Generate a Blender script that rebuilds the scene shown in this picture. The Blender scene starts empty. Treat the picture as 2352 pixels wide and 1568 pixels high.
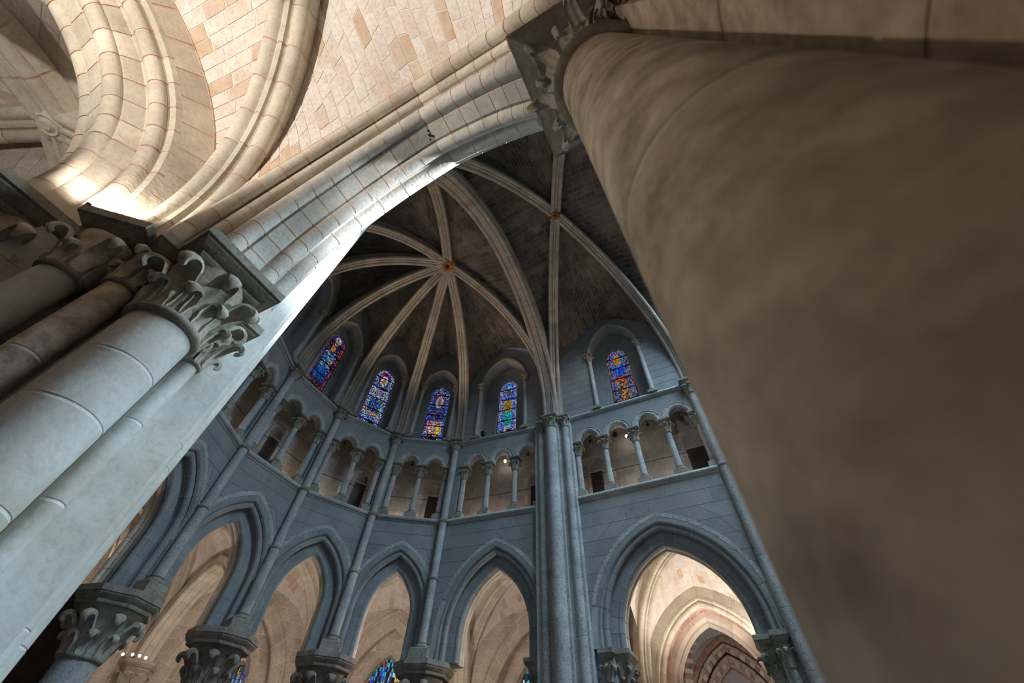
import bpy, math, random
from mathutils import Vector, Matrix
random.seed(7)
PI = math.pi
S = bpy.context.scene
COL = S.collection

# ------------------------------------------------------------------ camera, world, exposure
CAMP = Vector((6.2494, -5.4087, 1.6799))
cam = bpy.data.cameras.new('camera')
cam.sensor_width = 36.0
cam.lens = 922.95 / 2352 * 36.0
cam.clip_start = 0.02
cam.dof.use_dof = True
cam.dof.focus_distance = 11.0
cam.dof.aperture_fstop = 2.4
co = bpy.data.objects.new('camera', cam)
COL.objects.link(co)
R = Matrix(((0.89155, 0.33496, 0.30485), (0.45148, -0.71097, -0.53915), (0.03615, 0.61832, -0.78510)))
co.matrix_world = Matrix.Translation(CAMP) @ R.to_4x4()
S.camera = co

cy = S.cycles
cy.max_bounces = 5
cy.diffuse_bounces = 3
cy.glossy_bounces = 1
cy.transmission_bounces = 1
cy.caustics_reflective = False
cy.caustics_refractive = False
cy.use_adaptive_sampling = True
cy.adaptive_threshold = 0.05
cy.adaptive_min_samples = 32

W = bpy.data.worlds.new('daylight')
S.world = W
W.use_nodes = True
W.node_tree.nodes['Background'].inputs[0].default_value = (0.56, 0.79, 1.0, 1)
W.node_tree.nodes['Background'].inputs[1].default_value = 17.0
S.view_settings.view_transform = 'Standard'
S.view_settings.look = 'None'
S.view_settings.exposure = 0.0
S.view_settings.gamma = 1.0
S.view_settings.use_curve_mapping = False

WARM = (1.0, 0.92, 0.82)


def lamp(name, loc, power, color=WARM, size=0.06, spot=None, target=None, blend=0.5):
    l = bpy.data.lights.new(name, 'SPOT' if spot else 'POINT')
    l.energy = power
    l.color = color
    l.shadow_soft_size = size
    if spot:
        l.spot_size = math.radians(spot)
        l.spot_blend = blend
    o = bpy.data.objects.new(name, l)
    o.location = loc
    if target is not None:
        o.rotation_euler = (Vector(target) - Vector(loc)).to_track_quat('-Z', 'Y').to_euler()
    COL.objects.link(o)
    return o


# daylight falls down the open lantern over the crossing, beyond the right edge of the picture
pl = bpy.data.lights.new('daylight_portal', 'AREA')
pl.shape = 'RECTANGLE'
pl.size = 8.0
pl.size_y = 9.0
pl.cycles.is_portal = True
po = bpy.data.objects.new('daylight_portal', pl)
po.location = (13.0, 0, 18.95)
COL.objects.link(po)

# ------------------------------------------------------------------ materials


def nodes_mat(name):
    m = bpy.data.materials.new(name)
    m.use_nodes = True
    nt = m.node_tree
    return m, nt, nt.nodes['Principled BSDF']


def stone(name, a, b, scale=2.5, stain=None, stain_amt=0.3, bump=0.25, rough=0.9, vary=0.22, speck=0.0, stain_scale=0.9, tint=None):
    """limestone: two tones by noise, per-piece tone, stains, fine relief"""
    m, nt, bs = nodes_mat(name)
    N, L = nt.nodes, nt.links
    geo = N.new('ShaderNodeNewGeometry')
    n1 = N.new('ShaderNodeTexNoise')
    n1.inputs['Scale'].default_value = scale
    n1.inputs['Detail'].default_value = 4
    n1.inputs['Roughness'].default_value = 0.65
    L.new(geo.outputs['Position'], n1.inputs['Vector'])
    cr = N.new('ShaderNodeValToRGB')
    cr.color_ramp.elements[0].position = 0.36
    cr.color_ramp.elements[1].position = 0.66
    cr.color_ramp.elements[0].color = (*a, 1)
    cr.color_ramp.elements[1].color = (*b, 1)
    L.new(n1.outputs['Fac'], cr.inputs['Fac'])
    out = cr.outputs['Color']
    if stain is not None:
        n2 = N.new('ShaderNodeTexNoise')
        n2.inputs['Scale'].default_value = stain_scale
        n2.inputs['Detail'].default_value = 5
        n2.inputs['Roughness'].default_value = 0.7
        L.new(geo.outputs['Position'], n2.inputs['Vector'])
        r2 = N.new('ShaderNodeValToRGB')
        r2.color_ramp.elements[0].position = 0.5
        r2.color_ramp.elements[1].position = 0.68
        r2.color_ramp.elements[0].color = (0, 0, 0, 1)
        r2.color_ramp.elements[1].color = (stain_amt,) * 3 + (1,)
        L.new(n2.outputs['Fac'], r2.inputs['Fac'])
        mx = N.new('ShaderNodeMixRGB')
        L.new(r2.outputs['Color'], mx.inputs['Fac'])
        L.new(out, mx.inputs['Color1'])
        mx.inputs['Color2'].default_value = (*stain, 1)
        out = mx.outputs['Color']
    if vary > 0:
        at = N.new('ShaderNodeAttribute')
        at.attribute_name = 'tone'
        oi = N.new('ShaderNodeObjectInfo')
        ad = N.new('ShaderNodeMath')
        ad.operation = 'ADD'
        L.new(at.outputs['Fac'], ad.inputs[0])
        L.new(oi.outputs['Random'], ad.inputs[1])
        fr = N.new('ShaderNodeMath')
        fr.operation = 'FRACT'
        L.new(ad.outputs[0], fr.inputs[0])
        mr = N.new('ShaderNodeMapRange')
        mr.inputs['To Min'].default_value = 1 - vary
        mr.inputs['To Max'].default_value = 1 + vary * 0.6
        L.new(fr.outputs[0], mr.inputs['Value'])
        if tint:
            tm = N.new('ShaderNodeMapRange')
            tm.inputs['From Min'].default_value = tint[1]
            tm.inputs['From Max'].default_value = 1.0
            tm.inputs['To Max'].default_value = .85
            L.new(fr.outputs[0], tm.inputs['Value'])
            tn = N.new('ShaderNodeMath')
            tn.operation = 'MULTIPLY'
            L.new(tm.outputs[0], tn.inputs[0])
            L.new(n1.outputs['Fac'], tn.inputs[1])
            t2 = N.new('ShaderNodeMath')
            t2.operation = 'MULTIPLY'
            t2.inputs[1].default_value = 1.7
            t2.use_clamp = True
            L.new(tn.outputs[0], t2.inputs[0])
            tx = N.new('ShaderNodeMixRGB')
            L.new(t2.outputs[0], tx.inputs['Fac'])
            L.new(out, tx.inputs['Color1'])
            tx.inputs['Color2'].default_value = (*tint[0], 1)
            out = tx.outputs['Color']
        hs = N.new('ShaderNodeHueSaturation')
        L.new(mr.outputs[0], hs.inputs['Value'])
        L.new(out, hs.inputs['Color'])
        out = hs.outputs['Color']
    n3 = N.new('ShaderNodeTexNoise')
    n3.inputs['Scale'].default_value = 28
    n3.inputs['Detail'].default_value = 2
    L.new(geo.outputs['Position'], n3.inputs['Vector'])
    if speck > 0:
        r3 = N.new('ShaderNodeValToRGB')
        r3.color_ramp.elements[0].position = 0.34
        r3.color_ramp.elements[1].position = 0.5
        r3.color_ramp.elements[0].color = (1 - speck,) * 3 + (1,)
        r3.color_ramp.elements[1].color = (1, 1, 1, 1)
        L.new(n3.outputs['Fac'], r3.inputs['Fac'])
        mu = N.new('ShaderNodeMixRGB')
        mu.blend_type = 'MULTIPLY'
        mu.inputs['Fac'].default_value = 1
        L.new(out, mu.inputs['Color1'])
        L.new(r3.outputs['Color'], mu.inputs['Color2'])
        out = mu.outputs['Color']
    L.new(out, bs.inputs['Base Color'])
    bs.inputs['Roughness'].default_value = rough
    bs.inputs['Specular IOR Level'].default_value = 0.2
    if bump > 0:
        bp = N.new('ShaderNodeBump')
        bp.inputs['Strength'].default_value = bump
        bp.inputs['Distance'].default_value = 0.02
        L.new(n3.outputs['Fac'], bp.inputs['Height'])
        L.new(bp.outputs['Normal'], bs.inputs['Normal'])
    return m


def plain(name, c, rough=0.6, metal=0.0):
    m, nt, bs = nodes_mat(name)
    bs.inputs['Base Color'].default_value = (*c, 1)
    bs.inputs['Roughness'].default_value = rough
    bs.inputs['Metallic'].default_value = metal
    n = nt.nodes.new('ShaderNodeTexNoise')
    n.inputs['Scale'].default_value = 20
    b = nt.nodes.new('ShaderNodeBump')
    b.inputs['Strength'].default_value = 0.08
    nt.links.new(n.outputs['Fac'], b.inputs['Height'])
    nt.links.new(b.outputs['Normal'], bs.inputs['Normal'])
    return m


def emit(name, c, st):
    m, nt, bs = nodes_mat(name)
    bs.inputs['Base Color'].default_value = (*c, 1)
    bs.inputs['Emission Color'].default_value = (*c, 1)
    bs.inputs['Emission Strength'].default_value = st
    return m


def glass_mat():
    """leaded glass seen against the daylight: colour per piece, streaked by noise"""
    m, nt, bs = nodes_mat('stained_glass')
    N, L = nt.nodes, nt.links
    at = N.new('ShaderNodeAttribute')
    at.attribute_name = 'col'
    n = N.new('ShaderNodeTexNoise')
    n.inputs['Scale'].default_value = 14
    n.inputs['Detail'].default_value = 3
    geo = N.new('ShaderNodeNewGeometry')
    L.new(geo.outputs['Position'], n.inputs['Vector'])
    mr = N.new('ShaderNodeMapRange')
    mr.inputs['From Min'].default_value = 0.3
    mr.inputs['From Max'].default_value = 0.7
    mr.inputs['To Min'].default_value = 0.35
    mr.inputs['To Max'].default_value = 1.25
    L.new(n.outputs['Fac'], mr.inputs['Value'])
    bs.inputs['Base Color'].default_value = (0.01, 0.01, 0.015, 1)
    bs.inputs['Roughness'].default_value = 0.25
    L.new(at.outputs['Color'], bs.inputs['Emission Color'])
    L.new(mr.outputs[0], bs.inputs['Emission Strength'])
    return m


M = {
    'wall': stone('choir_ashlar', (.245, .265, .28), (.335, .345, .345), 1.8, (.2, .19, .18), .5, vary=.10, speck=.18),
    'wallmortar': stone('choir_mortar', (.40, .41, .40), (.48, .48, .46), 5, vary=0),
    'shaft': stone('choir_shaft', (.37, .39, .395), (.53, .535, .52), 2.2, (.24, .22, .19), .4, vary=.12, speck=.35),
    'cap': stone('choir_capital', (.27, .25, .20), (.42, .40, .33), 4, (.18, .16, .12), .5, vary=.12, speck=.3),
    'capred': stone('choir_capital_reddish', (.27, .22, .19), (.38, .33, .29), 4, (.2, .17, .14), .5, vary=.1, speck=.3),
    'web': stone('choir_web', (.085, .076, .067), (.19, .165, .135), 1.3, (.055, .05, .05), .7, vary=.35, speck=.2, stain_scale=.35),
    'webmortar': stone('choir_web_mortar', (.24, .225, .21), (.32, .30, .28), 4, vary=0),
    'rib': stone('choir_rib', (.34, .31, .27), (.46, .42, .36), 2.5, (.26, .23, .19), .5, vary=.12, speck=.25),
    'ribmortar': stone('choir_rib_mortar', (.5, .47, .42), (.58, .54, .48), 5, vary=0),
    'cream': stone('aisle_web', (.80, .69, .61), (.90, .83, .77), 7, (.66, .50, .37), .6, vary=.10, speck=.12, stain_scale=1.6, bump=.4, tint=((.50, .32, .18), .55)),
    'creammortar': stone('aisle_web_mortar', (.86, .79, .73), (.92, .86, .81), 4, vary=0),
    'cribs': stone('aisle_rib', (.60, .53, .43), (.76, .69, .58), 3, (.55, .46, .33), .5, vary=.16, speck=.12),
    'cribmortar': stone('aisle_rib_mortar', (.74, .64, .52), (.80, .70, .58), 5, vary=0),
    'redline': stone('red_painted_line', (.50, .28, .19), (.70, .56, .45), 9, vary=0),
    'arcade': stone('near_arcade', (.52, .49, .44), (.68, .65, .59), 3, (.42, .38, .31), .5, vary=.12, speck=.12),
    'pier': stone('pier_stone', (.50, .50, .46), (.66, .66, .62), 2.2, (.47, .42, .33), .7, vary=.035, speck=.10, bump=.1),
    'piermortar': stone('pier_mortar', (.70, .69, .66), (.78, .77, .73), 5, vary=0),
    'piercap': stone('pier_capital', (.42, .39, .32), (.60, .57, .48), 4, (.30, .27, .21), .5, vary=.1, speck=.2),
    'abacus': stone('pier_abacus', (.24, .22, .18), (.36, .34, .28), 4, (.16, .14, .11), .5, vary=.1, speck=.2),
    'col': stone('near_column', (.40, .34, .27), (.74, .64, .52), 9.0, (.24, .18, .13), .9, vary=.02, stain_scale=5.0, bump=.1),
    'colmortar': stone('near_column_mortar', (.78, .69, .58), (.84, .75, .64), 5, vary=0),
    'tri': stone('triforium_ashlar', (.40, .355, .31), (.54, .485, .43), 2.2, (.22, .19, .17), .7, vary=.14, speck=.2, stain_scale=1.1),
    'trimortar': stone('triforium_mortar', (.58, .50, .42), (.66, .58, .5), 5, vary=0),
    'ambu': stone('ambulatory_ashlar', (.54, .45, .37), (.68, .58, .49), 2.2, (.32, .25, .19), .6, vary=.13, speck=.2),
    'redpaint': stone('faded_red_plaster', (.40, .17, .11), (.66, .47, .37), 2.6, (.62, .5, .4), .8, vary=.1),
    'lilac': stone('lilac_plaster', (.50, .47, .48), (.60, .57, .57), 1.5, vary=.1),
    'stripe_a': stone('painted_rib_pale', (.70, .58, .50), (.78, .67, .58), 6, vary=.15),
    'stripe_b': stone('painted_rib_red', (.40, .20, .15), (.60, .42, .35), 6, vary=.2),
    'dark': stone('dark_masonry', (.08, .065, .05), (.13, .105, .085), 2, vary=.1),
    'door': plain('oak_door', (.030, .017, .012), .55),
    'iron': plain('black_iron', (.012, .012, .013), .5),
    'lead': plain('black_lead', (.006, .006, .008), .7),
    'boss': stone('gilded_boss', (.34, .15, .045), (.55, .27, .09), 12, (.12, .04, .02), .7, vary=.2),
    'bossdark': plain('boss_dark', (.012, .008, .008), .8),  # near-black colour of the boss eye and the hook hole
    'cable': plain('pale_cable', (.55, .45, .33), .6),
    'bulb': emit('lamp_lens', (1.0, .93, .82), 26),
    'floor': stone('floor_slabs', (.15, .14, .125), (.22, .20, .18), 1.2, vary=.1),
    'glass': glass_mat(),
}

# ------------------------------------------------------------------ mesh helpers


class MB:
    def __init__(s):
        s.v, s.f, s.m, s.t, s.c = [], [], [], [], []
        s.tone = 0.0

    def add(s, vs, fs, mi=0):
        b = len(s.v)
        s.v.extend([tuple(p) for p in vs])
        for f in fs:
            s.f.append([i + b for i in f])
            s.m.append(mi)
            s.t.append(s.tone)

    def quad(s, a, b, c, d, mi=0):
        s.add((a, b, c, d), ((0, 1, 2, 3),), mi)

    def loft(s, rings, ring_closed=True, caps=True, mi=0, mis=None):
        n = len(rings[0])
        vs = [p for r in rings for p in r]
        b = len(s.v)
        s.v.extend([tuple(p) for p in vs])
        e = n if ring_closed else n - 1
        for k in range(len(rings) - 1):
            for j in range(e):
                j2 = (j + 1) % n
                s.f.append([b + k * n + j, b + k * n + j2, b + (k + 1) * n + j2, b + (k + 1) * n + j])
                s.m.append(mis[k] if mis else mi)
                s.t.append(s.tone)
        if caps and ring_closed:
            s.f.append([b + j for j in range(n)][::-1])
            s.m.append(mis[0] if mis else mi)
            s.t.append(s.tone)
            o = b + (len(rings) - 1) * n
            s.f.append([o + j for j in range(n)])
            s.m.append(mis[-1] if mis else mi)
            s.t.append(s.tone)

    def lathe(s, c, prof, seg=24, mi=0, caps=True):
        rings = []
        for (r, z) in prof:
            rings.append([(c[0] + r * math.cos(2 * PI * j / seg), c[1] + r * math.sin(2 * PI * j / seg), c[2] + z) for j in range(seg)])
        s.loft(rings, True, caps, mi)

    def box(s, lo, hi, mi=0):
        x0, y0, z0 = lo
        x1, y1, z1 = hi
        s.add([(x0, y0, z0), (x1, y0, z0), (x1, y1, z0), (x0, y1, z0), (x0, y0, z1), (x1, y0, z1), (x1, y1, z1), (x0, y1, z1)],
              [(0, 3, 2, 1), (4, 5, 6, 7), (0, 1, 5, 4), (1, 2, 6, 5), (2, 3, 7, 6), (3, 0, 4, 7)], mi)

    def mesh(s, name, mats, smooth=35):
        me = bpy.data.meshes.new(name)
        me.from_pydata(s.v, [], s.f)
        if not isinstance(mats, (list, tuple)):
            mats = [mats]
        for m in mats:
            me.materials.append(M[m] if isinstance(m, str) else m)
        if any(s.m):
            me.polygons.foreach_set('material_index', s.m)
        if any(s.t):
            a = me.attributes.new('tone', 'FLOAT', 'FACE')
            a.data.foreach_set('value', s.t)
        if s.c:
            a = me.attributes.new('col', 'FLOAT_COLOR', 'FACE')
            a.data.foreach_set('color', [x for c in s.c for x in c])
        if smooth:
            me.polygons.foreach_set('use_smooth', [True] * len(s.f))
            me.set_sharp_from_angle(angle=math.radians(smooth))
        me.update()
        return me

    def build(s, name, mats, parent=None, smooth=35, kind=None, label=None):
        return link(name, s.mesh(name, mats, smooth), parent, kind, label)


def link(name, me, parent=None, kind=None, label=None, mw=None):
    o = bpy.data.objects.new(name, me)
    COL.objects.link(o)
    if mw is not None:
        o.matrix_world = mw
    if parent is not None:
        o.parent = parent
        o.matrix_parent_inverse = Matrix.Translation(-parent.location)
    if kind:
        o['kind'] = kind
    if label:
        o['label'] = label
    return o


def thing(name, label, cat, loc, group=None, kind='thing'):
    o = bpy.data.objects.new(name, None)
    o.empty_display_size = 0.2
    COL.objects.link(o)
    o.location = loc
    o['label'] = label
    o['category'] = cat
    o['kind'] = kind
    if group:
        o['group'] = group
    return o


class Frame:
    """wall frame: u along, m towards the choir (or along the wall normal), z up"""

    def __init__(s, A, B, off=0.0, inward=None):
        A = Vector((A[0], A[1]))
        B = Vector((B[0], B[1]))
        s.t = (B - A).normalized()
        n = Vector((-s.t.y, s.t.x))
        ref = Vector(inward) if inward is not None else Vector((0, 0))
        if n.dot(ref - (A + B) / 2) < 0:
            n = -n
        s.n = n
        s.A = A - n * off
        s.L = (B - A).length

    def p(s, u, m, z):
        q = s.A + s.t * u + s.n * m
        return Vector((q.x, q.y, z))


class Arch:
    """pointed arch: half span s, rise h above the spring zs, stilt st below it"""

    def __init__(a, s, h, zs, st=0.0):
        a.su = 1.0
        if h < s * .98:        # flatter than a half circle: squash a half circle
            a.su = s / h
            s = h
        a.s, a.h, a.zs, a.st = s, h, zs, st
        a.rho = (h * h + s * s) / (2 * s)
        a.c = a.rho - s
        a.len = st + a.rho * math.acos(max(-1, min(1, a.c / a.rho)))
        a.f0 = st / a.len

    def pt(a, side, r, f):
        R_ = a.rho + r
        if f < a.f0:
            return side * (a.s * a.su + r), a.zs - a.st + f * a.len
        g = (f - a.f0) / (1 - a.f0)
        th = g * math.acos(max(-1, min(1, a.c / R_)))
        return -side * (a.c - R_ * math.cos(th)) * a.su, a.zs + R_ * math.sin(th)

    def apex(a, r):
        return a.zs + math.sqrt((a.rho + r) ** 2 - a.c ** 2)

    def halfw(a, r, z):
        """half width of the offset curve at height z"""
        if z <= a.zs:
            return a.s + r
        d = (a.rho + r) ** 2 - (z - a.zs) ** 2
        return max(0.0, math.sqrt(d) - a.c) if d > 0 else 0.0


def arc_pts(cx, cy, r, a0, a1, n):
    return [(cx + r * math.cos(math.radians(a0 + (a1 - a0) * i / n)), cy + r * math.sin(math.radians(a0 + (a1 - a0) * i / n))) for i in range(n + 1)]


def ring_at(F, uc, A, side, f, prof, m0=0.0):
    out = []
    for (m, r) in prof:
        u, z = A.pt(side, r, f)
        out.append(F.p(uc + u, m0 + m, z))
    return out


def stones(F, uc, A, prof, n, mats, parent, name='voussoir', gap=0.006, seg=3, m0=0.0, sides=(-1, 1), band=0.0, f_lo=0.0, f_hi=1.0, mortar=None, joined=False, smooth=40):
    """an arch ring cut into stones, each a mesh of its own; the joints show a recessed mortar core"""
    g = gap / A.len
    bd = band / A.len
    allmb = MB()
    for side in sides:
        for i in range(n):
            a = f_lo + (f_hi - f_lo) * i / n + g
            b = f_lo + (f_hi - f_lo) * (i + 1) / n - g
            fs = [a + (b - a) * k / seg for k in range(seg + 1)]
            mis = [0] * seg
            if band:
                fs = [a] + [a + bd + (b - a - 2 * bd) * k / seg for k in range(seg + 1)] + [b]
                mis = [1] + [0] * seg + [1]
            mb = allmb if joined else MB()
            mb.tone = random.random() if joined else 0.0
            mb.loft([ring_at(F, uc, A, side, f, prof, m0) for f in fs], mis=mis)
            if not joined:
                mb.build(name, mats, parent, smooth)
    if joined:
        allmb.build(name, mats, parent, smooth)
    if mortar:
        pr = inset(prof, .006)
        mb = MB()
        for side in sides:
            ns = n * seg
            mb.loft([ring_at(F, uc, A, side, f_lo + (f_hi - f_lo) * k / ns, pr, m0) for k in range(ns + 1)])
        mb.build('mortar_core', mortar, parent, smooth)


def inset(poly, d):
    """closed outline moved inwards by d"""
    n = len(poly)
    ar = sum(poly[i][0] * poly[(i + 1) % n][1] - poly[(i + 1) % n][0] * poly[i][1] for i in range(n))
    sg = 1 if ar > 0 else -1
    out = []
    for i in range(n):
        p, q, r = poly[i - 1], poly[i], poly[(i + 1) % n]
        e1 = Vector((q[0] - p[0], q[1] - p[1]))
        e2 = Vector((r[0] - q[0], r[1] - q[1]))
        nn = Vector((0, 0))
        for e in (e1, e2):
            if e.length > 1e-7:
                e = e.normalized()
                nn += Vector((-e.y, e.x)) * sg
        if nn.length > 1e-6:
            nn = nn.normalized()
        out.append((q[0] + nn.x * d, q[1] + nn.y * d))
    return out


def extrude_u(mb, F, prof, u0, u1, mi=0):
    """profile (m, z) along a wall"""
    mb.loft([[F.p(u0, m, z) for m, z in prof], [F.p(u1, m, z) for m, z in prof]], mi=mi)


def block(mb, c, proud, mi=0, base=None):
    """one stone: c = four corner points in order, proud = Vector towards the viewer"""
    top = [Vector(p) + proud for p in c]
    mb.add([*c, *top], [(4, 5, 6, 7), (0, 1, 5, 4), (1, 2, 6, 5), (2, 3, 7, 6), (3, 0, 4, 7)], mi)


def ashlar(F, u0, u1, z0, z1, mat, parent, course=0.36, length=0.75, m=0.0, proud=0.004, joint=0.006, opening=None, keep=None, name='stone_block', joined=False, mirror=False):
    """courses of blocks; opening(z) -> (ua, ub) is left free"""
    nc = max(1, round((z1 - z0) / course))
    rnd = random.Random(int(u1 * 1000 + z0 * 77))
    jm = MB()
    for i in range(nc):
        a = z0 + (z1 - z0) * i / nc
        b = z0 + (z1 - z0) * (i + 1) / nc
        if opening:
            la, ra = opening(a)
            lb, rb = opening(b)
            spans = []
            if la < ra or lb < rb:
                spans.append((u0, u0, la, lb))
                spans.append((ra, rb, u1, u1))
            else:
                spans.append((u0, u0, u1, u1))
        else:
            spans = [(u0, u0, u1, u1)]
        if opening and la < ra and not (lb < rb):
            lo_, hi_ = a, b
            for _ in range(24):
                md = (lo_ + hi_) / 2
                q = opening(md)
                if q[0] < q[1]:
                    lo_ = md
                else:
                    hi_ = md
            for sg, e in ((-1, la), (1, ra)):
                mb = jm if joined else MB()
                c = [F.p(e, m, a + joint), F.p(lb + sg * joint * .5, m, lo_), F.p(lb + sg * joint * .5, m, b - joint), F.p((e + lb) / 2 + sg * joint * -.5, m, (a + b) / 2)]
                block(mb, c, (F.p(0, proud, 0) - F.p(0, 0, 0)))
                if not joined:
                    mb.build(name, mat, parent, 0)
        for (xa, xb, ya, yb) in spans:
            w = max(ya - xa, yb - xb)
            if w < 0.06:
                continue
            nb = max(1, round(w / length))
            cuts = [0.0]
            ph = (0.5 if i % 2 else 0.0)
            for k in range(nb + 1):
                q = (k + ph + rnd.uniform(-.12, .12)) / nb
                if 0.12 / nb < q < 1 - 0.12 / nb and q - cuts[-1] > 0.25 / nb:
                    cuts.append(q)
            cuts.append(1.0)
            for k in range(len(cuts) - 1):
                p, q = cuts[k], cuts[k + 1]
                pa, qa = xa + (ya - xa) * p + joint, xa + (ya - xa) * q - joint
                pb, qb = xb + (yb - xb) * p + joint, xb + (yb - xb) * q - joint
                if qa - pa < 0.03 and qb - pb < 0.03:
                    continue
                qa, qb = max(qa, pa + .002), max(qb, pb + .002)
                if keep and not keep((pa + qa) / 2, (a + b) / 2):
                    continue
                mb = jm if joined else MB()
                mb.tone = rnd.random() if joined else 0
                block(mb, [F.p(pa, m, a + joint), F.p(qa, m, a + joint), F.p(qb, m, b - joint), F.p(pb, m, b - joint)],
                      (F.p(0, proud, 0) - F.p(0, 0, 0)))
                if not joined:
                    mb.build(name, mat, parent, 0)
    if joined and jm.f:
        jm.build(name, mat, parent, 0, kind='stuff')


def strip_wall(mb, F, u0, u1, ztop, zfun, m, n=40, mi=0):
    """a wall sheet from a lower edge zfun(u) up to ztop"""
    us = [u0 + (u1 - u0) * k / n for k in range(n + 1)]
    for k in range(n):
        a, b = us[k], us[k + 1]
        za, zb = min(zfun(a + 1e-4), ztop), min(zfun(b - 1e-4), ztop)
        if za >= ztop - 1e-6 and zb >= ztop - 1e-6:
            continue
        mb.quad(F.p(a, m, za), F.p(b, m, zb), F.p(b, m, ztop), F.p(a, m, ztop), mi)


def arch_z(A, uc, r, zlow):
    def f(u):
        d = abs(u - uc)
        if d >= A.s + r:
            return zlow
        q = (A.rho + r) ** 2 - (d + A.c) ** 2
        return A.zs + math.sqrt(q) if q > 0 else A.zs
    return f


# ------------------------------------------------------------------ capitals, columns


def leaf_mesh(name, mat, r0, r1, z0, z1, w, curl, na=5, nl=8, nc=6, th=0.012, lobes=3, droop=205):
    """a leaf that climbs the bell and rolls over at the tip (built pointing to +x)"""
    cl = []
    for i in range(nl + 1):
        t = i / nl
        cl.append((r0 + (r1 - r0) * t ** 2.3, z0 + (z1 - z0) * t, t * 0.7))
    tx, tz = cl[-1][0] - cl[-2][0], cl[-1][1] - cl[-2][1]
    a = math.atan2(tz, tx)
    x, z = cl[-1][0], cl[-1][1]
    for i in range(nc):
        a -= math.radians(droop / nc)
        st = curl * math.radians(droop) / nc * (1 - 0.45 * i / nc)
        x += st * math.cos(a)
        z += st * math.sin(a)
        cl.append((x, z, 0.7 + 0.3 * (i + 1) / nc))
    rings = []
    n = len(cl)
    for i, (x, z, t) in enumerate(cl):
        q, r = cl[max(0, i - 1)], cl[min(n - 1, i + 1)]
        ta = math.atan2(r[1] - q[1], r[0] - q[0])
        nx, nz = math.sin(ta), -math.cos(ta)      # outward from the bell
        hw = w * (0.62 + 0.38 * math.sin(min(1, t / 0.6) * PI / 2)) * (1 - 0.80 * max(0, (t - 0.55) / 0.45) ** 1.8)
        hw *= 1 + 0.07 * math.sin(t * lobes * 2 * PI)
        rg = []
        for k in range(na):
            s = -1 + 2 * k / (na - 1)
            lift = 0.30 * hw * s * s + 0.22 * hw * max(0, 1 - abs(s) * 2.2)
            rg.append((x + nx * (lift + th), s * hw, z + nz * (lift + th)))
        for k in range(na - 1, -1, -1):
            s = -1 + 2 * k / (na - 1)
            lift = 0.30 * hw * s * s
            rg.append((x + nx * (lift - th), s * hw * .94, z + nz * (lift - th)))
        rings.append(rg)
    mb = MB()
    mb.loft(rings)
    return mb.mesh(name, mat, 50)


def abacus_rings(cx, cy, z, prof, n, half, rot):
    """stacked polygonal slab: prof = [(half factor offset, z)], n sides"""
    rings = []
    for (d, zz) in prof:
        rr = (half + d) / math.cos(PI / n)
        rings.append([(cx + rr * math.cos(rot + PI / n + 2 * PI * j / n), cy + rr * math.sin(rot + PI / n + 2 * PI * j / n), z + zz) for j in range(n)])
    return rings


ABP = lambda h: [(-.10, 0), (-.085, .10 * h), (-.085, .22 * h), (-.055, .30 * h), (-.02, .50 * h), (-.02, .56 * h), (0, .62 * h), (0, h)]


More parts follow.
